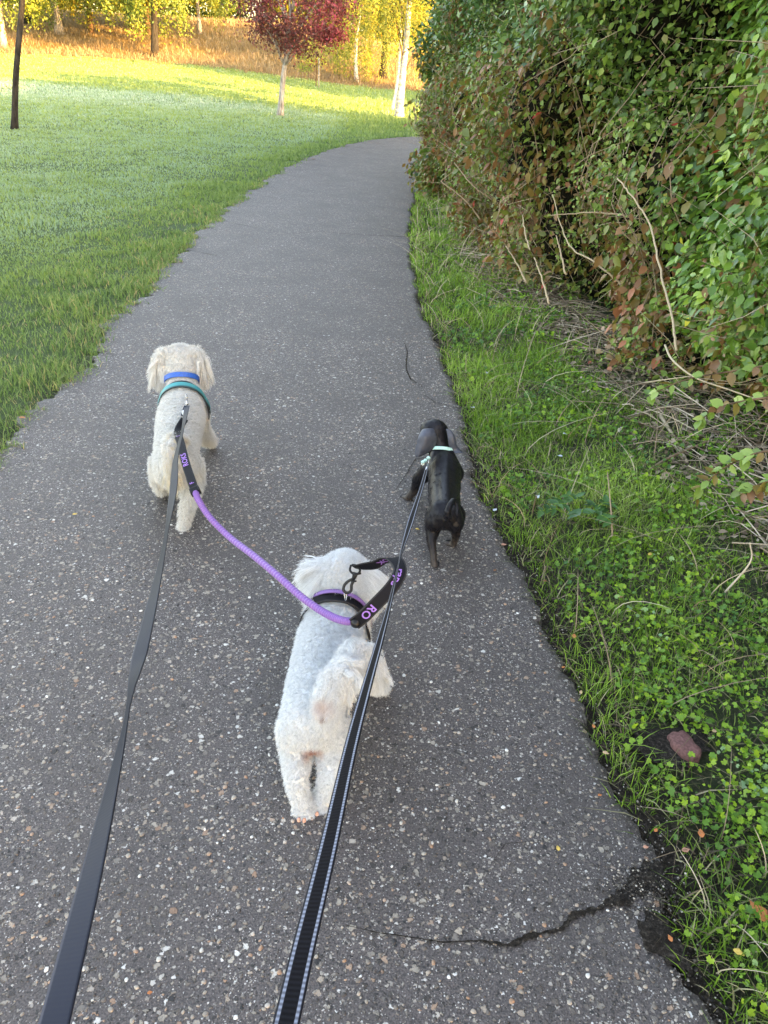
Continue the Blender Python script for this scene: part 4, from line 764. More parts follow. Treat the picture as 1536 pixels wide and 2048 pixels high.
ch3 = [[(S3['rump'], vec(.072, .070, .064)), (S3['mid'], vec(.081, .07, .070)), (S3['chest'], vec(.085, .07, .076)), (S3['wither'], .066), (S3['neck'], .054), (S3['head'], vec(.066, .064, .058)), (S3['muzz'] + fwd3 * .02 - vec(0, 0, .02), .034), (S3['muzz'] + fwd3 * .045 - vec(0, 0, .045), .024)],
       [(P(598, 1458, .165), .050), (P(592, 1500, .125) + fwd3 * .02, .040), (P(592, 1555, .085), .024), (P(601, 1595, .045), .019), (f3, .020), (f3 + fwd3 * .02 - vec(0, 0, .002), .019)],
       [(P(660, 1458, .165), .050), (P(666, 1500, .125) + fwd3 * .02, .042), (P(662, 1550, .085), .027), (P(652, 1582, .045), .021), (g3, .020), (g3 + fwd3 * .03 - vec(0, 0, .002), .019)],
       [(S3['wither'] - rt3 * .045 - vec(0, 0, .04), .038), (fl3 + vec(0, 0, .08) - fwd3 * .02, .026), (fl3, .021), (fl3 + fwd3 * .025, .018)],
       [(S3['wither'] + rt3 * .045 - vec(0, 0, .04), .038), (S3['chest'] + rt3 * .08 - vec(0, 0, .09), .028), (pw3, .020), (pw3 + rt3 * .018, .018)],
       [(S3['head'] - rt3 * .05 + vec(0, 0, .012), .022), (S3['head'] - rt3 * .072 - fwd3 * .012 - vec(0, 0, .02), vec(.018, .02, .03)), (S3['head'] - rt3 * .078 - fwd3 * .018 - vec(0, 0, .055), vec(.014, .02, .02))],
       [(S3['head'] + rt3 * .05 + vec(0, 0, .012), .022), (S3['head'] + rt3 * .074 - fwd3 * .016 - vec(0, 0, .02), vec(.018, .02, .03)), (S3['head'] + rt3 * .080 - fwd3 * .022 - vec(0, 0, .055), vec(.014, .02, .02))]]
tb3 = P(652, 1420, .262); tl3 = curve_pts([tb3 - vec(0, 0, .01), tb3 + vec(.005, .03, .04), P(690, 1330, .335), P(712, 1300, .33), P(738, 1318, .29), P(752, 1350, .24)], 12)
ch3.append([(q, r) for q, r in zip(tl3, np.linspace(.016, .009, 12))])
d3 = empty('dog', (float(S3['mid'][0]), float(S3['mid'][1]), 0), 'white curly coated dog nearest the walker, wearing a purple harness', 'dog', 'three dogs walking ahead on leads')
me = union_mesh('body', ch3, .0055, 5); body3 = link('body', me, M_SKIN3, d3, True)
def len3(p):
    L = np.full(len(p), .0135); dh = np.linalg.norm(p - S3['head'], axis=1); L = np.where(dh < .075, .017, L)
    L = np.where((p[:, 2] < .13), .013, L); L = np.where(p[:, 2] < .03, .016, L)
    L = np.where((np.abs((p - S3['head']) @ rt3) > .052) & (dh < .13), .030, L)
    dt = np.min(np.linalg.norm(p[:, None] - tl3[None], axis=2), axis=1); L = np.where(dt < .022, .034, L)
    pd = np.linalg.norm(p - poo3, axis=1); L = np.where(pd < .014, .0025, L); return L
def curl3(p):
    c = np.where(((p - S3['mid']) @ fwd3) > -.02, .0010, .0017); c = np.where(np.linalg.norm(p - S3['head'], axis=1) < .085, .0026, c); dt = np.min(np.linalg.norm(p[:, None] - tl3[None], axis=2), axis=1); return np.where(dt < .022, .004, np.where(p[:, 2] < .13, .0019, c))
def flow3(p, nr): return -fwd3 * .5 + vec(0, 0, -.55)
fur(me, d3, M_FUR3B, 240000, 20000, len3, flow3, curl3, rad=.00033, clumping=.25, lift=.62)
# long ear locks
def locks(root_c, spread, dirs, n, L, parent, mat, rad=.0006, wavy=.004, nl=26, name='ear_hair'):
    rc = root_c + np.clip(RNG.normal(0, 1, (nl, 3)), -1.3, 1.3) * spread; dr = unit(np.asarray(dirs) + .28 * RNG.normal(0, 1, (nl, 3))); k = RNG.integers(0, nl, n); t = np.linspace(0, 1, 10)[None, :, None]
    LL = (L * RNG.uniform(.7, 1.15, n))[:, None, None]; p0 = rc[k] + RNG.normal(0, .0045, (n, 3)); dd = unit(dr[k] + .07 * RNG.normal(0, 1, (n, 3)))
    S = p0[:, None] + LL * (dd[:, None] * t + np.array([0, 0, -1.0]) * .55 * t ** 2) ; ph = RNG.uniform(0, 6.28, nl)[k][:, None]
    sid = unit(np.cross(dd, [0.1, .3, 1])); S += sid[:, None] * (np.sin(t[..., 0] * 8 + ph) * wavy * t[..., 0])[..., None]; S -= (p0 - rc[k])[:, None] * .5 * t
    return hair(name, S, np.full(n, rad), mat, parent)
for sgn in (-1, 1):
    base_ = S3['head'] + rt3 * sgn * .058 + vec(0, 0, .012)
    locks(base_, vec(.010, .020, .012), rt3 * sgn * .9 - fwd3 * .35 - vec(0, 0, .15), 2600, .062, d3, M_FUR3, nl=44)
    locks(base_ - vec(0, 0, .02), vec(.012, .022, .015), rt3 * sgn * .55 - fwd3 * .6 - vec(0, 0, .5), 2200, .055, d3, M_FUR3, nl=36)
locks(S3['head'] - rt3 * .070 + U * .018, vec(.006, .012, .006), -rt3 * 1.0 + fwd3 * .2 + U * .35, 260, .062, d3, M_FUR3, nl=16, wavy=.007, rad=.0007)
# plume of the tail
for q_, dr_, L_ in ((tl3[6], rt3 * .1 - fwd3 * .5 - vec(0, 0, .5), .055), (tl3[8], rt3 * .5 - fwd3 * .3 - vec(0, 0, .5), .042), (tl3[10], rt3 * .5 - fwd3 * .3 - vec(0, 0, .7), .036), (tl3[4], -fwd3 * .5 + rt3 * .2 - vec(0, 0, .3), .05), (tl3[7], -rt3 * .4 - fwd3 * .5 - vec(0, 0, .5), .045)):
    locks(q_, vec(.013, .013, .010), dr_, 1500, L_, d3, M_FUR3, nl=20, wavy=.006, name='tail_hair')
mb = MB()
MPINK = plain('pink_skin', (.55, .30, .22), .6)
for c0, dx in ((f3, -.008), (f3, .004), (g3, -.004)): mb = MB(); mb.ball(c0 + rt3 * dx - fwd3 * .026 - vec(0, 0, .003), vec(.005, .006, .012), 10, 8); mb.build('toe_pad', MPINK, d3)
# harness
nk = S3['neck'] * .5 + S3['wither'] * .5
band(me, S3['wither'] * .35 + S3['chest'] * .65, fwd3 * 1 + vec(0, 0, -.15), vec(0, 0, 1), .020, .013, -125, 125, 'harness_girth', M_WEB, d3, thick=.003)
band(me, S3['wither'] * .9 + S3['neck'] * .1 - vec(0, 0, .01), fwd3 + vec(0, 0, .35), vec(0, 0, 1), .011, .017, -118, 118, 'harness_yoke', M_PURP, d3, thick=.003, wave=.004)
band(me, S3['wither'] * 1.0 - fwd3 * .014 - vec(0, 0, .01), fwd3 + vec(0, 0, .3), vec(0, 0, 1), .026, .0135, -55, 58, 'harness_pad', M_WEB, d3, thick=.006)
def ring(c, r, rt_, axis, name, mat, parent, n=20, squash=1.0):
    ax = unit(axis); a = unit(np.cross(ax, [0.3, .1, 1])); b = np.cross(ax, a); t = np.linspace(0, 2 * math.pi, n + 1); mb = MB(); mb.tube(np.array([c + a * r * math.cos(x) + b * r * squash * math.sin(x) for x in t]), rt_, 6, caps=False); return mb.build(name, mat, parent)
rg3 = P(691, 1192, .318); ring(rg3, .011, .0016, rt3 + vec(0, 0, .2), 'harness_ring', M_STEEL, d3)

# ---- left cream dog
S1 = dict(rump=P(350, 935, .255), mid=P(355, 880, .27), chest=P(362, 835, .275), wither=P(366, 800, .31), neck=P(364, 762, .365), head=P(361, 722, .425), muzz=P(360, 705, .38))
fwd1 = unit((S1['chest'] - S1['rump']) * [1, 1, 0]); rt1 = np.array([fwd1[1], -fwd1[0], 0])
M_FUR1 = fur_mat('cream_fur', [(0, (.52, .51, .47)), (.5, (.69, .69, .665)), (1, (.80, .81, .80))])
M_SKIN1 = fur_mat('cream_undercoat', [(0, (.52, .52, .49)), (1, (.57, .57, .54))])
M_TAIL1 = fur_mat('cream_tail_fur', [(0, (.50, .46, .36)), (1, (.76, .72, .60))])
fR = P(367, 1056, .018); fL = P(322, 966, .06); pR = P(417, 878, .06); pL = S1['chest'] * [1, 1, 0] - rt1 * .06 + fwd1 * .03 + U * .018
ch1 = [[(S1['rump'], vec(.070, .078, .068)), (S1['mid'], vec(.078, .085, .078)), (S1['chest'], vec(.088, .088, .092)), (S1['wither'], vec(.072, .07, .07)), (S1['neck'], .054), (S1['head'] + fwd1 * .01, vec(.070, .068, .060)), (S1['muzz'] + fwd1 * .03 - U * .02, .038), (S1['muzz'] + fwd1 * .06 - U * .04, .028)],
       [(P(380, 932, .22), .050), (P(385, 962, .17) + fwd1 * .02, .040), (P(378, 1000, .12), .026), (P(371, 1030, .06), .020), (fR, .021), (fR + fwd1 * .02, .019)],
       [(P(326, 928, .22), .048), (P(321, 945, .16) + fwd1 * .03, .039), (P(317, 957, .11), .028), (fL, .023), (fL - U * .02 - fwd1 * .02, .024)],
       [(S1['wither'] + rt1 * .05 - U * .06, .046), (P(400, 862, .16), .036), (pR, .025), (pR + rt1 * .012 - U * .015, .022)],
       [(S1['wither'] - rt1 * .05 - U * .06, .046), (pL + U * .1, .03), (pL, .025), (pL + fwd1 * .025, .022)],
       [(S1['head'] - rt1 * .052 + U * .03, .028), (P(325, 728, .405), vec(.028, .03, .03)), (P(316, 748, .365), vec(.026, .028, .03))],
       [(S1['head'] + rt1 * .052 + U * .03, .028), (P(397, 728, .405), vec(.024, .028, .03)), (P(400, 752, .365), vec(.018, .024, .03))]]
tl1 = curve_pts([P(350, 885, .335), P(346, 880, .38), P(341, 898, .37), P(342, 925, .33), P(344, 948, .28)], 10)
ch1.append([(q, r) for q, r in zip(tl1, np.linspace(.020, .015, 10))])
d1 = empty('dog', (float(S1['mid'][0]), float(S1['mid'][1]), 0), 'cream coated dog at the left with blue collar and teal harness', 'dog', 'three dogs walking ahead on leads')
me1 = union_mesh('body', ch1, .0065, 5); link('body', me1, M_SKIN1, d1, True)
def len1(p):
    L = np.full(len(p), .0145); dh = np.linalg.norm(p - S1['head'], axis=1); L = np.where(dh < .09, .016, L); L = np.where((np.abs((p - S1['head']) @ rt1) > .06) & (dh < .15), .030, L)
    L = np.where(p[:, 2] < .17, .020, L); L = np.where(p[:, 2] < .05, .014, L); dt = np.min(np.linalg.norm(p[:, None] - tl1[None], axis=2), axis=1); return np.where(dt < .026, .026, L)
fur(me1, d1, M_FUR1, 130000, 14000, len1, lambda p, nr: -fwd1 * .6 - U * .6, lambda p: np.full(len(p), .0012), rad=.00045, clumping=.25, lift=.6)
for sgn, c_ in ((-1, P(322, 730, .41)), (1, P(400, 732, .41))):
    locks(c_, vec(.018, .018, .022), rt1 * sgn * .22 - fwd1 * .3 - U * .9, 1800, .052, d1, M_FUR1, rad=.0008, nl=34)
locks(P(360, 872, .39), vec(.006, .006, .005), rt1 * .6 - U * .5, 500, .03, d1, M_FUR1, rad=.0007, nl=8, name='tail_hair')
for q_ in (tl1[3], tl1[5], tl1[7], tl1[9]): locks(q_, vec(.010, .010, .012), -fwd1 * .35 - U * .9, 420, .045, d1, M_TAIL1, rad=.0006, nl=12, name='tail_hair')
band(me1, S1['neck'] * .95 + S1['head'] * .05, fwd1 * .62 + U * .75, U - fwd1, .020, .012, -180, 180, 'collar', M_BLUE, d1, thick=.004)
band(me1, S1['wither'] - U * .02 + fwd1 * .0, fwd1 + U * .35, U, .028, .014, -120, 120, 'harness_yoke', M_TEAL, d1, thick=.004)
band(me1, S1['wither'] - U * .03 - fwd1 * .018, fwd1 - U * .05, U, .016, .012, -115, 115, 'harness_girth', M_WEB, d1, thick=.004)
rg1 = P(373, 795, .405); ring(rg1, .012, .002, rt1, 'harness_ring', M_STEEL, d1)

# ---- small grey smooth dog
S2 = dict(rump=P(890, 1030, .175), mid=P(888, 985, .182), chest=P(890, 945, .185), wither=P(884, 915, .205), neck=P(876, 888, .25), head=P(868, 862, .292))
fwd2 = unit((S2['chest'] - S2['rump']) * [1, 1, 0]); rt2 = np.array([fwd2[1], -fwd2[0], 0])
h1, h2 = P(869, 1134, .012), P(901, 1092, .012); p1 = P(814, 999, .012); p2 = S2['chest'] * [1, 1, 0] + rt2 * .045 + fwd2 * .04 + U * .012
md2 = unit(fwd2 * .8 - rt2 * .38 - U * .50)
ch2 = [[(S2['rump'], vec(.056, .055, .050)), (S2['mid'], vec(.057, .055, .052)), (S2['chest'], vec(.064, .060, .062)), (S2['wither'], vec(.048, .046, .048)), (S2['neck'], .040), (S2['head'] + U * .004, vec(.054, .044, .042)), (S2['head'] + md2 * .040, .027), (S2['head'] + md2 * .070, .020), (S2['head'] + md2 * .085, .016)],
       [(P(872, 1030, .160), .038), (P(866, 1058, .120) + fwd2 * .02, .030), (P(863, 1082, .085), .0165), (P(867, 1112, .045), .0125), (h1, .0135), (h1 + fwd2 * .018, .013)],
       [(P(910, 1030, .160), .038), (P(913, 1048, .120) + fwd2 * .02, .028), (P(912, 1066, .075), .016), (P(909, 1082, .035), .0125), (h2 + rt2 * .008, .0135), (h2 - rt2 * .014 + fwd2 * .01, .0125)],
       [(P(858, 940, .165), .034), (P(838, 958, .115), .026), (P(830, 980, .06), .017), (p1, .0145), (p1 - rt2 * .012 + fwd2 * .012, .013)],
       [(S2['wither'] + rt2 * .03 - U * .04, .034), (p2 + U * .09, .024), (p2, .014), (p2 + fwd2 * .02, .013)]]
for c_, k_ in ((h1, 0), (h2, 0), (p1, 1), (p2, 0)):
    ax_ = fwd2 if not k_ else unit(fwd2 - rt2 * .8)
    sd_ = np.array([ax_[1], -ax_[0], 0])
    for q in (-.012, -.004, .004, .012): ch2.append([(c_ + ax_ * .010, .010), (c_ + ax_ * (.028 - abs(q) * .4) + sd_ * q - U * .003, .0072)])
sp_ = curve_pts([S2['rump'] + U * .030, S2['mid'] + U * .032, S2['chest'] + U * .036, S2['wither'] + U * .026, S2['neck'] + U * .016], 10); ch2.append([(q, .027) for q in sp_])
for sg in (-1, 1): ch2.append([(S2['wither'] + rt2 * sg * .022 + U * .020 - fwd2 * .02, .026), (S2['chest'] + rt2 * sg * .040 - U * .0, .032)]); ch2.append([(S2['rump'] + rt2 * sg * .022 + U * .022, .030), (S2['rump'] + rt2 * sg * .034 - U * .02 - fwd2 * .015, .034)])
tl2 = curve_pts([P(897, 1035, .205), P(894, 1030, .235), P(899, 1012, .262), P(908, 1000, .265), P(914, 1012, .25), P(914, 1030, .232)], 12)
ch2.append([(q, r) for q, r in zip(tl2, np.linspace(.014, .0055, 12))])
def coat2():
    t = NT('grey_smooth_coat'); n = t.noise(26, 4); n2 = t.noise(700, 2); c = t.mix(n, (.0045, .0044, .0062), (.013, .012, .0155)); g = t.n('ShaderNodeNewGeometry'); sp = t.n('ShaderNodeSeparateXYZ'); t.l(g.outputs['Position'], sp.inputs[0])
    mr = t.n('ShaderNodeMapRange'); mr.inputs[1].default_value = .10; mr.inputs[2].default_value = .02; t.l(sp.outputs[2], mr.inputs[0]); c = t.mix(t.math('MULTIPLY', mr.outputs[0], .7), c, (.07, .058, .052))
    return t.bsdf(c, .40, .26, normal=t.bump(t.math('ADD', n2, t.math('MULTIPLY', n, 4.0)), .18, .004))
M_GREY = coat2()
M_EAR2 = plain('grey_ear_coat', (.052, .058, .078), .45, .4, 60, .5, bd=.003)
M_FURG = fur_mat('short_dark_fur', [(0, (.004, .0042, .006)), (.7, (.014, .0135, .019)), (1, (.05, .046, .052))])
d2 = empty('dog', (float(S2['mid'][0]), float(S2['mid'][1]), 0), 'small smooth dark grey dog with long hanging ears and mint collar', 'dog', 'three dogs walking ahead on leads')
me2 = union_mesh('body', ch2, .0040, 4); link('body', me2, M_GREY, d2, True)
def flap(pts, name, mat, parent, out, th=.004):
    """thin ear flap: rows of (left, right) edge points, gently cupped"""
    L = curve_pts([a for a, b in pts], 16); Rr = curve_pts([b for a, b in pts], 16); m = 9; u = np.linspace(0, 1, m)[None, :, None]; C = L[:, None] * (1 - u) + Rr[:, None] * u; w = np.linalg.norm(L - Rr, axis=1)[:, None, None]
    C = C + np.asarray(out) * (np.sin(u * math.pi) * w * .28); top = C + np.asarray(out) * th; K = 2 * m; V = np.concatenate([top, C[:, ::-1]], 1).reshape(-1, 3); i = np.arange(15)[:, None] * K; j = np.arange(K)[None]; j2 = (j + 1) % K
    F = np.stack([i + j, i + j2, i + K + j2, i + K + j], -1).reshape(-1, 4); o = link(name, mesh_np(name, V, [F, np.arange(K)[None, ::-1], (np.arange(K) + 15 * K)[None]]), mat, parent, True)
    s = o.modifiers.new('s', 'SUBSURF'); s.levels = s.render_levels = 1; return o
flap([(P(845, 857, .325), P(868, 856, .330)), (P(837, 872, .305), P(873, 871, .308)), (P(833, 889, .275), P(874, 885, .278)), (P(830, 904, .248), P(864, 900, .250)), (P(832, 914, .232), P(844, 913, .232))], 'ear', M_EAR2, d2, unit(vec(-.25, -.9, .4)))
flap([(P(891, 856, .325), P(902, 862, .312)), (P(894, 872, .300), P(910, 876, .290)), (P(896, 888, .270), P(912, 889, .265)), (P(900, 900, .245), P(919, 899, .240)), (P(909, 908, .235), P(927, 906, .235))], 'ear', M_EAR2, d2, unit(vec(.6, -.6, .4)))
fur(me2, d2, M_FURG, 120000, 3000, lambda p: np.where(p[:, 2] > .06, .0075, .005), lambda p, nr: -fwd2 * 1.2 - U * .4, lambda p: np.full(len(p), .0002), rad=.00028, k=3, name='short_fur', lift=.25, clumping=.1)
band(me2, S2['neck'] * .45 + S2['wither'] * .55, fwd2 * .6 + U * .7, U - fwd2, .012, .005, -180, 180, 'collar', M_MINT, d2, thick=.005)
mb = MB()
for u_, v_ in ((851, 921), (857, 916), (846, 924)): mb.ball(P(u_, v_, .262), vec(.008, .005, .007), 8, 6)
mb.build('collar_bow', M_MINT, d2); mb = MB(); mb.ball(P(846, 927, .25), vec(.007, .003, .008), 10, 6); mb.build('name_tag', plain('white_enamel', (.75, .82, .80), .3), d2)
ring(P(857, 925, .262), .008, .0015, rt2, 'collar_ring', M_STEEL, d2)
#@@DOGS_END

# ------------------------------------------------------------------ leads
def lead(pix, widths, angs, d_top, d_bot, n=160, true_w=.02):
    px_ = curve_pts([(u, v, 0) for u, v in pix], n); v0, v1 = px_[0, 1], px_[-1, 1]; inv = 1 / d_top + (1 / d_bot - 1 / d_top) * (px_[:, 1] - v0) / (v1 - v0)
    cen = np.array([D(u, v, 1 / i) for (u, v, _), i in zip(px_, inv)]); return cen, np.interp(px_[:, 1], [a for a, b in angs], [b for a, b in angs])
dep1 = float((rg1 - [0, 0, CAMH]) @ _f)
M_LEADG = strap_mat('grey_nylon', [(0, (.05, .052, .07)), (.06, (.05, .052, .07)), (.1, (.019, .022, .035)), (.92, (.019, .022, .035)), (1, (.010, .011, .018))], .6, .22, 1400, 0, .12)
L1 = empty('lead', tuple(rg1), 'flat grey nylon lead running down the left from the cream dog', 'lead', 'dog leads')
cen, an = lead([(374, 812), (365, 862), (351, 920), (346, 985), (325, 1110), (293, 1255), (270, 1350), (235, 1520), (176, 1775), (108, 2048), (60, 2230)], None, [(812, 20), (860, 72), (905, 60), (960, 25), (1010, 50), (1065, 76), (1130, 64), (1220, 42), (1310, 28), (1385, 74), (1430, 83), (1520, 66), (1650, 46), (1800, 28), (2048, 12), (2230, 10)], dep1 - .01, .42)
ribbon('strap', cen, view_w(cen, an), np.full(len(cen), .0185), M_LEADG, L1)
mb = MB(); c0 = D(374, 808, dep1 - .01); c1 = D(371, 832, dep1 - .04); mb.tube([rg1, c0], .003, 8); mb.ball(c0, .006, 8, 6); mb.build('snap_hook', M_STEEL, L1)
mb = MB(); mb.ball(D(369, 826, dep1 - .05), vec(.010, .006, .012), 10, 8); mb.build('stopper', M_PALETAG, L1)
t_ = plain('red_grey_patch', (.30, .14, .16), .6); cc_ = curve_pts([D(373, 813, dep1 - .02), D(370, 822, dep1 - .03), D(367, 832, dep1 - .045)], 6); ribbon('sewn_end', cc_, view_w(cc_, np.zeros(6)), np.full(6, .019), M_LEADG, L1, .004)
M_LEADB = strap_mat('black_reflective_lead', [(0, (.02, .02, .024)), (.07, (.03, .03, .034)), (.09, (.24, .26, .32)), (.20, (.24, .26, .32)), (.22, (.004, .0035, .005)), (.78, (.004, .0035, .005)), (.80, (.24, .26, .32)), (.91, (.24, .26, .32)), (.93, (.02, .02, .024)), (1, (.01, .01, .014))], .8, .10, 1000, 0, .2, 1400)
rg2 = P(856, 928, .262); dep2 = float((rg2 - [0, 0, CAMH]) @ _f)
L2 = empty('lead', tuple(rg2), 'black lead with two reflective grey edge lines from the small grey dog', 'lead', 'dog leads')
cen, an = lead([(855, 930), (843, 975), (822, 1040), (800, 1118), (780, 1205), (757, 1290), (733, 1375), (700, 1500), (655, 1700), (606, 1900), (572, 2048), (530, 2230)], None, [(930, 55), (1000, 45), (1040, 25), (1118, 84), (1200, 70), (1300, 52), (1450, 38), (1700, 22), (2048, 8), (2230, 5)], dep2, .42)
ribbon('strap', cen, view_w(cen, an), np.full(len(cen), .0165), M_LEADB, L2)
mb = MB(); mb.tube([rg2, cen[3]], .003, 8); mb.build('snap_hook', M_STEEL, L2)

# ------------------------------------------------------------------ bungee coupler with printed webbing
CP = empty('bungee_coupler', tuple(D(600, 1190, 1.95)), 'purple ribbed bungee joining the cream dog to the white dog, with printed black webbing ends', 'coupler')
def text_on(txt, cen, wd, s_mid, size, parent, off, flip=1.0, label=None, squash=1.0):
    """letters bent along a strap: x follows the centre line, y runs over the width"""
    cu = bpy.data.curves.new('t', 'FONT'); cu.body = txt; cu.size = 1.0; cu.align_x = 'CENTER'; cu.align_y = 'CENTER'; cu.offset = .018; cu.resolution_u = 3
    ob = bpy.data.objects.new('t', cu); COL.objects.link(ob); dg = bpy.context.evaluated_depsgraph_get(); me = bpy.data.meshes.new_from_object(ob.evaluated_get(dg)); bpy.data.objects.remove(ob)
    import bmesh
    bm = bmesh.new(); bm.from_mesh(me)
    for _ in range(2): bmesh.ops.subdivide_edges(bm, edges=[e for e in bm.edges if e.calc_length() > .12], cuts=1)
    bmesh.ops.triangulate(bm, faces=bm.faces[:]); bm.to_mesh(me); bm.free()
    V = np.empty(len(me.vertices) * 3, np.float32); me.vertices.foreach_get('co', V); V = V.reshape(-1, 3); T = unit(np.gradient(cen, axis=0)); w = unit(wd - T * np.sum(wd * T, 1)[:, None]); N_ = np.cross(T, w)
    s = np.r_[0, np.cumsum(np.linalg.norm(np.diff(cen, axis=0), axis=1))]; q = s_mid + V[:, 0] * size * squash * flip; f = lambda A: np.stack([np.interp(q, s, A[:, k]) for k in range(3)], -1)
    out = f(cen) + f(w) * (V[:, 1] * size * flip * (1 if off > 0 else 1))[:, None] + f(N_) * off; me.vertices.foreach_set('co', out.astype(np.float32).ravel()); me.name = 'lettering'
    return link('lettering', me, M_PURTXT, parent)
# upper end, clipped by the cream dog
rumpd = lambda u, v, z: P(u, v, z)
cA = curve_pts([P(369, 838, .405), P(356, 862, .40), P(361, 885, .41), P(371, 925, .405), P(383, 962, .395), P(392, 987, .385)], 60); wA = view_w(cA, np.full(60, 8.0))
ribbon('webbing', cA, wA, np.full(60, .026), M_WEB, CP, .002)
# ribbed purple bungee
bp = [(391, 985), (398, 1002), (420, 1035), (460, 1075), (508, 1112), (556, 1152), (602, 1193), (648, 1225), (685, 1241), (716, 1243)]
zA = float((cA[-1] - [0, 0, CAMH]) @ _f); dpt = np.interp(np.linspace(0, 1, 10), [0, .3, .6, .85, 1], [zA, 2.15, 1.88, 1.755, 1.735])
cB = curve_pts([D(u, v, d) for (u, v), d in zip(bp, dpt)], 760); rb = .0088 + .0009 * np.sin(np.arange(760) * 2 * math.pi / 8); rb[:10] *= .9
mb = MB(); mb.tube(cB, rb, 12)
def bung():
    t = NT('purple_bungee'); n = t.noise(300, 3); c = t.mix(n, (.13, .055, .24), (.26, .12, .42)); return t.bsdf(c, .6, .4, sheen=.3)
mb.build('bungee', bung(), CP)
cs = cB[0:26]; ribbon('loop_end', cA[-6:], wA[-6:], np.full(6, .029), M_WEB, CP, .016)
# lower end looping up over the white dog's shoulder to the snap hook
lp = [(708, 1248, 1.728), (728, 1232, 1.71), (752, 1208, 1.70), (779, 1180, 1.70), (795, 1157, 1.71), (800, 1138, 1.725), (793, 1122, 1.745), (780, 1116, 1.765), (766, 1121, 1.785), (748, 1130, 1.80), (728, 1133, 1.81), (707, 1134, 1.815)]
cC = curve_pts([D(*q) for q in lp], 120); t_ = np.linspace(0, 1, 120)
wC = view_w(cC, np.interp(t_, [0, .30, .46, .53, .59, .64, .70, .82, .92, 1], [14, 8, 6, 18, 50, 92, 125, 132, 118, 100]))
for k in range(1, 120):
    if np.dot(wC[k], wC[k - 1]) < 0: wC[k] *= -1
ribbon('webbing', cC, wC, np.full(120, .031), M_WEB, CP, .002)
mb = MB(); mb.ball(D(712, 1246, 1.728), vec(.013, .012, .012), 12, 8); mb.build('bungee_crimp', M_BLK, CP)
# snap hook: loop bar, swivel, hook
sw = [(706, 1134, 1.815), (704, 1143, 1.81), (709, 1150, 1.81)]; mb = MB()
mb.tube(curve_pts([D(702, 1130, 1.815), D(700, 1140, 1.81), D(706, 1147, 1.81), D(716, 1147, 1.81), D(720, 1140, 1.81), D(712, 1131, 1.815), D(703, 1130, 1.815)], 24), .0028, 7)
mb.tube([D(711, 1145, 1.81), D(709, 1153, 1.81), D(706, 1160, 1.81)], [.0075, .0055, .004], 9); mb.tube([D(705, 1150, 1.805), D(722, 1146, 1.805)], .0032, 7)
mb.tube(curve_pts([D(706, 1158, 1.81), D(697, 1162, 1.81), D(689, 1170, 1.81), D(687, 1180, 1.81), D(694, 1186, 1.81), D(702, 1181, 1.81), D(703, 1170, 1.81), D(708, 1160, 1.81)], 30), .0036, 8)
mb.tube([D(702, 1164, 1.805), D(713, 1162, 1.805)], .002, 6); mb.build('snap_hook', M_BLK, CP)
SA = np.r_[0, np.cumsum(np.linalg.norm(np.diff(cA, axis=0), axis=1))]; SCc = np.r_[0, np.cumsum(np.linalg.norm(np.diff(cC, axis=0), axis=1))]
def s_of(cen, S, u, v):
    q = cen - [0, 0, CAMH]; uu = 768 + FPX * (q @ _r) / (q @ _f); vv = 1024 - FPX * (q @ _u) / (q @ _f); return S[int(np.argmin((uu - u) ** 2 + (vv - v) ** 2))]
#@@TEXT
def put(txt, cen, wd, S, u, v, size, parent, read, **k):
    """choose the side and direction so the letters face the walker and read towards 'read' (dx, dy) in the picture"""
    s = s_of(cen, S, u, v); i = int(np.argmin(np.abs(S - s))); T = unit(np.gradient(cen, axis=0))[i]; w = wd[i] - T * (wd[i] @ T); N_ = np.cross(T, w); vd = unit(cen[i] - [0, 0, CAMH])
    off = .0022 if N_ @ vd < 0 else -.0022; sx = T @ _r; sy = -(T @ _u); fx = 1.0 if sx * read[0] + sy * read[1] > 0 else -1.0
    up = np.cross(-vd, T * fx); wf = 1.0 if w @ up > 0 else -1.0
    return text_on(txt, cen, wd * wf * fx, s, size, parent, off * wf * fx, fx, **k)
put('ROKS', cA, wA, SA, 372, 918, .023, CP, (0, -1), squash=1.35)
put('F', cA, wA, SA, 388, 966, .018, CP, (0, -1))
put('S', cA, wA, SA, 358, 872, .016, CP, (0, -1))
put('RO', cC, wC, SCc, 736, 1224, .025, CP, (-.7, .7), squash=1.1)
put('raps', cC, wC, SCc, 796, 1156, .024, CP, (-.1, 1), squash=1.15)
put('OK', cC, wC, SCc, 768, 1122, .022, CP, (-1, .2), squash=1.1)
#@@LEADS_END

# ------------------------------------------------------------------ small things
def fallen_leaf(u, v, size, col, label, rot=0.0, z=.022, curl=.25):
    p = P(u, v, z); p[2] = max(p[2], float(H(p[0], p[1])) + z * .6); n = 9; V = []; a = rot
    for i in range(n):
        t = i / (n - 1); w = .30 * math.sin(math.pi * min(1, t * 1.05) ** .8) + .008
        for k, s in enumerate((-1, -.5, 0, .5, 1)): V.append((t - .5, s * w * (1 + .12 * math.sin(i * 2.3)), curl * (s * w * 1.6) ** 2 + .10 * curl * math.sin(t * 5 + rot * 3) - .004 * (s == 0)))
    V = np.array(V) * size; c, s_ = math.cos(a), math.sin(a); V = np.c_[V[:, 0] * c - V[:, 1] * s_, V[:, 0] * s_ + V[:, 1] * c, V[:, 2]]; F = [[i * 5 + k, i * 5 + k + 1, i * 5 + k + 6, i * 5 + k + 5] for i in range(n - 1) for k in range(4)]
    o = link('fallen_leaf', mesh_np('fallen_leaf', V, np.array(F)), col, None, True); o.location = tuple(p)
    m = o.modifiers.new('t', 'SOLIDIFY'); m.thickness = .0006; return tag(o, label, 'leaf', 'fallen leaves')
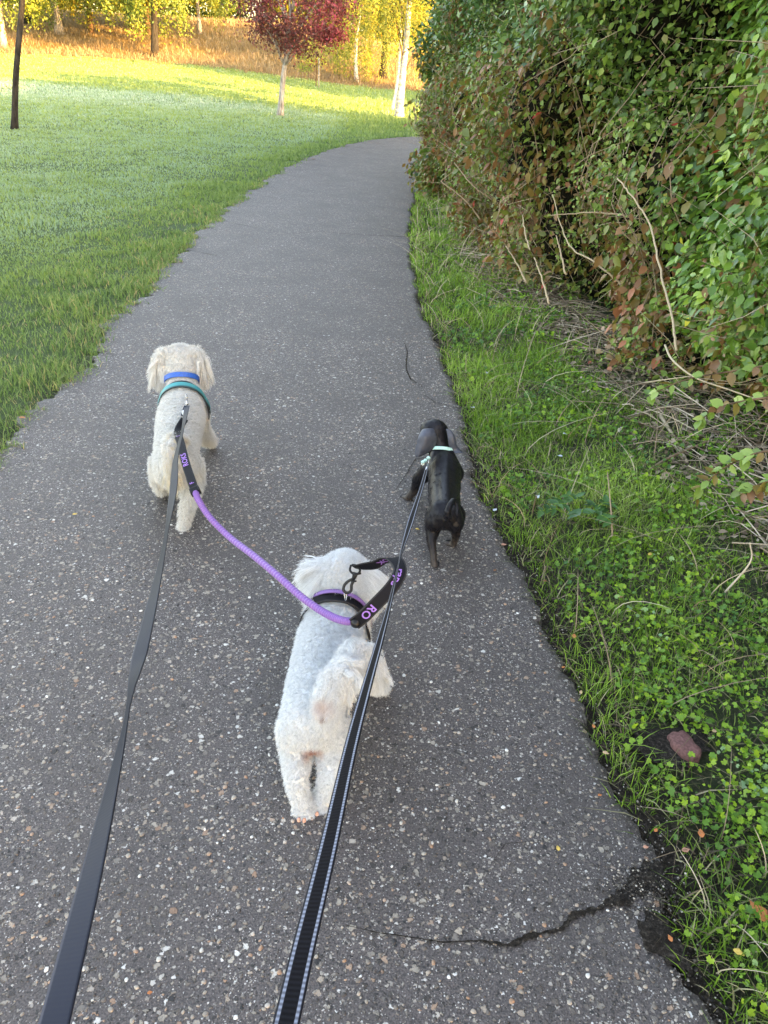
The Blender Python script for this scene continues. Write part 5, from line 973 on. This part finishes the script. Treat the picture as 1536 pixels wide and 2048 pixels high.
ML = {k: plain(k + '_dead_leaf', c, .6, .3, 90, .35, bd=.002) for k, c in dict(orange=(.48, .17, .06), yellow=(.62, .42, .10), brown=(.22, .10, .05), tan=(.50, .34, .20), pink=(.50, .25, .17)).items()}
for u, v, s, k, lab, ro in [
    (1516, 1822, .050, 'orange', 'large orange leaf curled up at the right edge of the frame', 1.9), (1212, 1506, .017, 'tan', 'pale tan leaf at the asphalt edge left of the brick', -.3), (1200, 1590, .011, 'orange', 'small orange leaf on asphalt below the pale tan leaf', .2),
    (1162, 1384, .015, 'tan', 'curled tan leaf on dark soil beside the path edge', 1.2), (1187, 1452, .014, 'orange', 'small orange brown leaf in grass above the pale tan leaf', 1.7), (1127, 1334, .013, 'orange', 'orange leaf upper on the soil strip by the asphalt', .6),
    (1402, 1666, .024, 'orange', 'amber leaf standing among the bright ground ivy', 1.4), (1372, 1700, .020, 'pink', 'pinkish tan leaf lying under the amber leaf', .3), (1292, 1694, .014, 'pink', 'pinkish leaf on the corner of the asphalt edge', .1),
    (1340, 1876, .015, 'orange', 'orange leaf on bare soil beside the long crack', 1.8), (1478, 1905, .022, 'yellow', 'yellow and red leaf in the lower right grass', -.6), (1116, 1696, .014, 'yellow', 'narrow yellow leaf on open asphalt', 1.7),
    (1008, 1089, .022, 'pink', 'tan leaf on dark soil beside the nettles', .3), (1148, 1272, .022, 'orange', 'orange tan leaf in the grass at the path edge', 1.3), (1240, 1193, .024, 'pink', 'reddish brown leaf deep in the verge grass', .2),
    (1090, 1162, .018, 'brown', 'brown leaf in soil strip below the nettles', -.2), (1312, 1660, .013, 'orange', 'small orange leaf among ground ivy left of the amber leaf', .8), (1233, 888, .028, 'orange', 'bright orange leaf on the litter under the hedge', .3),
    (1524, 1038, .045, 'yellow', 'ochre yellow leaf at right edge on the litter', -.2), (835, 1058, .016, 'yellow', 'tiny yellow leaf on the asphalt by the grey dog', -.3), (300, 1985, .010, 'orange', 'small orange flake on the asphalt between the leads', .3),
    (150, 1028, .018, 'yellow', 'pale yellow leaf on asphalt left of the cream dog', .5), (545, 840, .018, 'tan', 'tan leaf lying mid path ahead of the dogs', 1.0), (1430, 1462, .018, 'tan', 'dry tan leaf above the brick', .2), (45, 835, .030, 'orange', 'orange brown leaf in the lawn edge at the left', .4),
    (628, 318, .10, 'brown', 'dark leaf clump on the far path edge', .2), (990, 1140, .016, 'brown', 'small dark leaf on soil right of the grey dog', .9), (1300, 1108, .022, 'yellow', 'yellow flecked leaf in the grass above the reddish leaf', .9)]:
    fallen_leaf(u, v, s, ML[k], lab, ro, z=.03 if u > 1180 or u < 60 else .024)
# brick half buried in the soil
mb = MB(); bm_V = []; n = 40; a = np.arange(n) * 2 * math.pi / n; rad = 1 / np.maximum(np.abs(np.cos(a)) ** 3 + np.abs(np.sin(a)) ** 3, 1e-3) ** (1 / 3) * (1 + .05 * np.sin(a * 5) + .04 * np.sin(a * 9 + 1))
rings = [(1.0, -.02), (1.0, .012), (.95, .020), (.84, .024), (.45, .026)]; V = [np.stack([.046 * rad * r_ * np.cos(a), .032 * rad * r_ * np.sin(a), np.full(n, z_) + .0022 * np.sin(a * 3 + r_ * 4)], -1) for r_, z_ in rings]
V = np.concatenate(V + [np.array([[0, 0, .026]])]); k = np.arange(n); F4 = np.concatenate([np.stack([i * n + k, i * n + (k + 1) % n, (i + 1) * n + (k + 1) % n, (i + 1) * n + k], -1) for i in range(4)]); F3 = np.stack([4 * n + k, 4 * n + (k + 1) % n, np.full(n, 5 * n)], -1)
c, s_ = math.cos(1.9), math.sin(1.9); V = np.c_[V[:, 0] * c - V[:, 1] * s_, V[:, 0] * s_ + V[:, 1] * c, V[:, 2]]
o = link('brick', mesh_np('brick', V, [F4, F3]), plain('red_stone', (.15, .075, .068), .9, .2, 150, .75, bd=.006), None, True); o.location = (float(B1[0]), float(B1[1]), .006); tag(o, 'worn dull red brick half buried in the bare soil of the verge', 'brick')
mb = MB(); V, F = soil_patch(B1[0] - .03, B1[1] + .01, .12, .06, .3, .012); mb.add(V, F); tag(mb.build('bare_soil', M_SOIL), kind='structure')
# nettle
bN = P(1160, 1050, 0); nt_ = empty('nettle_plant', tuple(bN), 'low nettle plant with toothed dark green leaves at the path edge', 'nettle'); q_, mb = [], MB(); pp, nn_, tt_, sz = [], [], [], []
for i in range(9):
    a = i * .7 + .3; out = .16 * (.3 + .7 * RNG.random()); top = bN + vec(math.cos(a) * out * 1.2, math.sin(a) * out * .8, RNG.uniform(.05, .14)); st = curve_pts([bN, bN * .4 + top * .6 + U * .03, top], 6); mb.tube(st, .0018, 5, .4)
    for k in (3, 4, 5):
        for sg in (-1, 1): d = unit(vec(math.cos(a + sg * 1.2), math.sin(a + sg * 1.2), -.1)); pp.append(st[k]); tt_.append(d); nn_.append(unit(vec(*(RNG.normal(0, .2, 2)), 1))); sz.append(RNG.uniform(.035, .06))
mb.build('stem', M_VERGE, nt_); n = len(pp); leaves('foliage', np.array(pp), np.array(nn_), np.array(tt_), np.array(sz), leaf_mat('nettle_leaf', [(0, (.03, .10, .03)), (1, (.07, .19, .05))], .25, .4), RNG.random(n), LEAFN, nt_)
# bare twigs low at the right edge
tw = empty('hanging_twig', tuple(D(1490, 830, 2.9)), 'arching twigs with large oval leaves hanging low at the right edge', 'twig'); mb = MB(); pp, tt_ = [], []
for pix in ([(1600, 790, 2.6), (1500, 800, 2.7), (1440, 815, 2.8), (1400, 840, 2.85)], [(1600, 900, 2.4), (1520, 905, 2.5), (1450, 935, 2.6), (1390, 985, 2.7)], [(1600, 960, 2.2), (1530, 965, 2.3), (1480, 990, 2.35)], [(1600, 720, 2.8), (1480, 740, 2.9), (1370, 760, 3.1), (1300, 790, 3.2)]):
    st = curve_pts([D(*q) for q in pix], 14); mb.tube(st, np.linspace(.005, .002, 14), 5, .2)
    for k in range(2, 14):
        for sg in (-1, 1): pp.append(st[k]); tt_.append(unit(vec(-.4, sg * .7, -.6) + RNG.normal(0, .3, 3)))
mb.build('stem', M_BARKB, tw); n = len(pp); leaves('foliage', np.array(pp), unit(vec(-.2, -.3, .8) + .4 * RNG.normal(0, 1, (n, 3))), np.array(tt_), RNG.uniform(.035, .06, n), M_BRAMBLE, RNG.uniform(.1, .9, n), LEAF8, tw)
# white feathers
for u, v, lab in ((1130, 868, 'white feather in the upper verge grass'), (1120, 912, 'pale feather lower in the verge grass right of the path'), (990, 1020, 'small white petal on the soil by the path'), (945, 815, 'white feather at the path edge ahead of the grey dog'), (975, 745, 'white feather furthest up the verge'), (1075, 993, 'pale blue feather above the nettles')):
    o = fallen_leaf(u, v, .024, M_PALETAG, lab, RNG.random() * 3, .035, .8); o.name = 'feather'; o['category'] = 'feather'; o['group'] = 'feathers on the verge'
# tyre-worn stones loose on the path
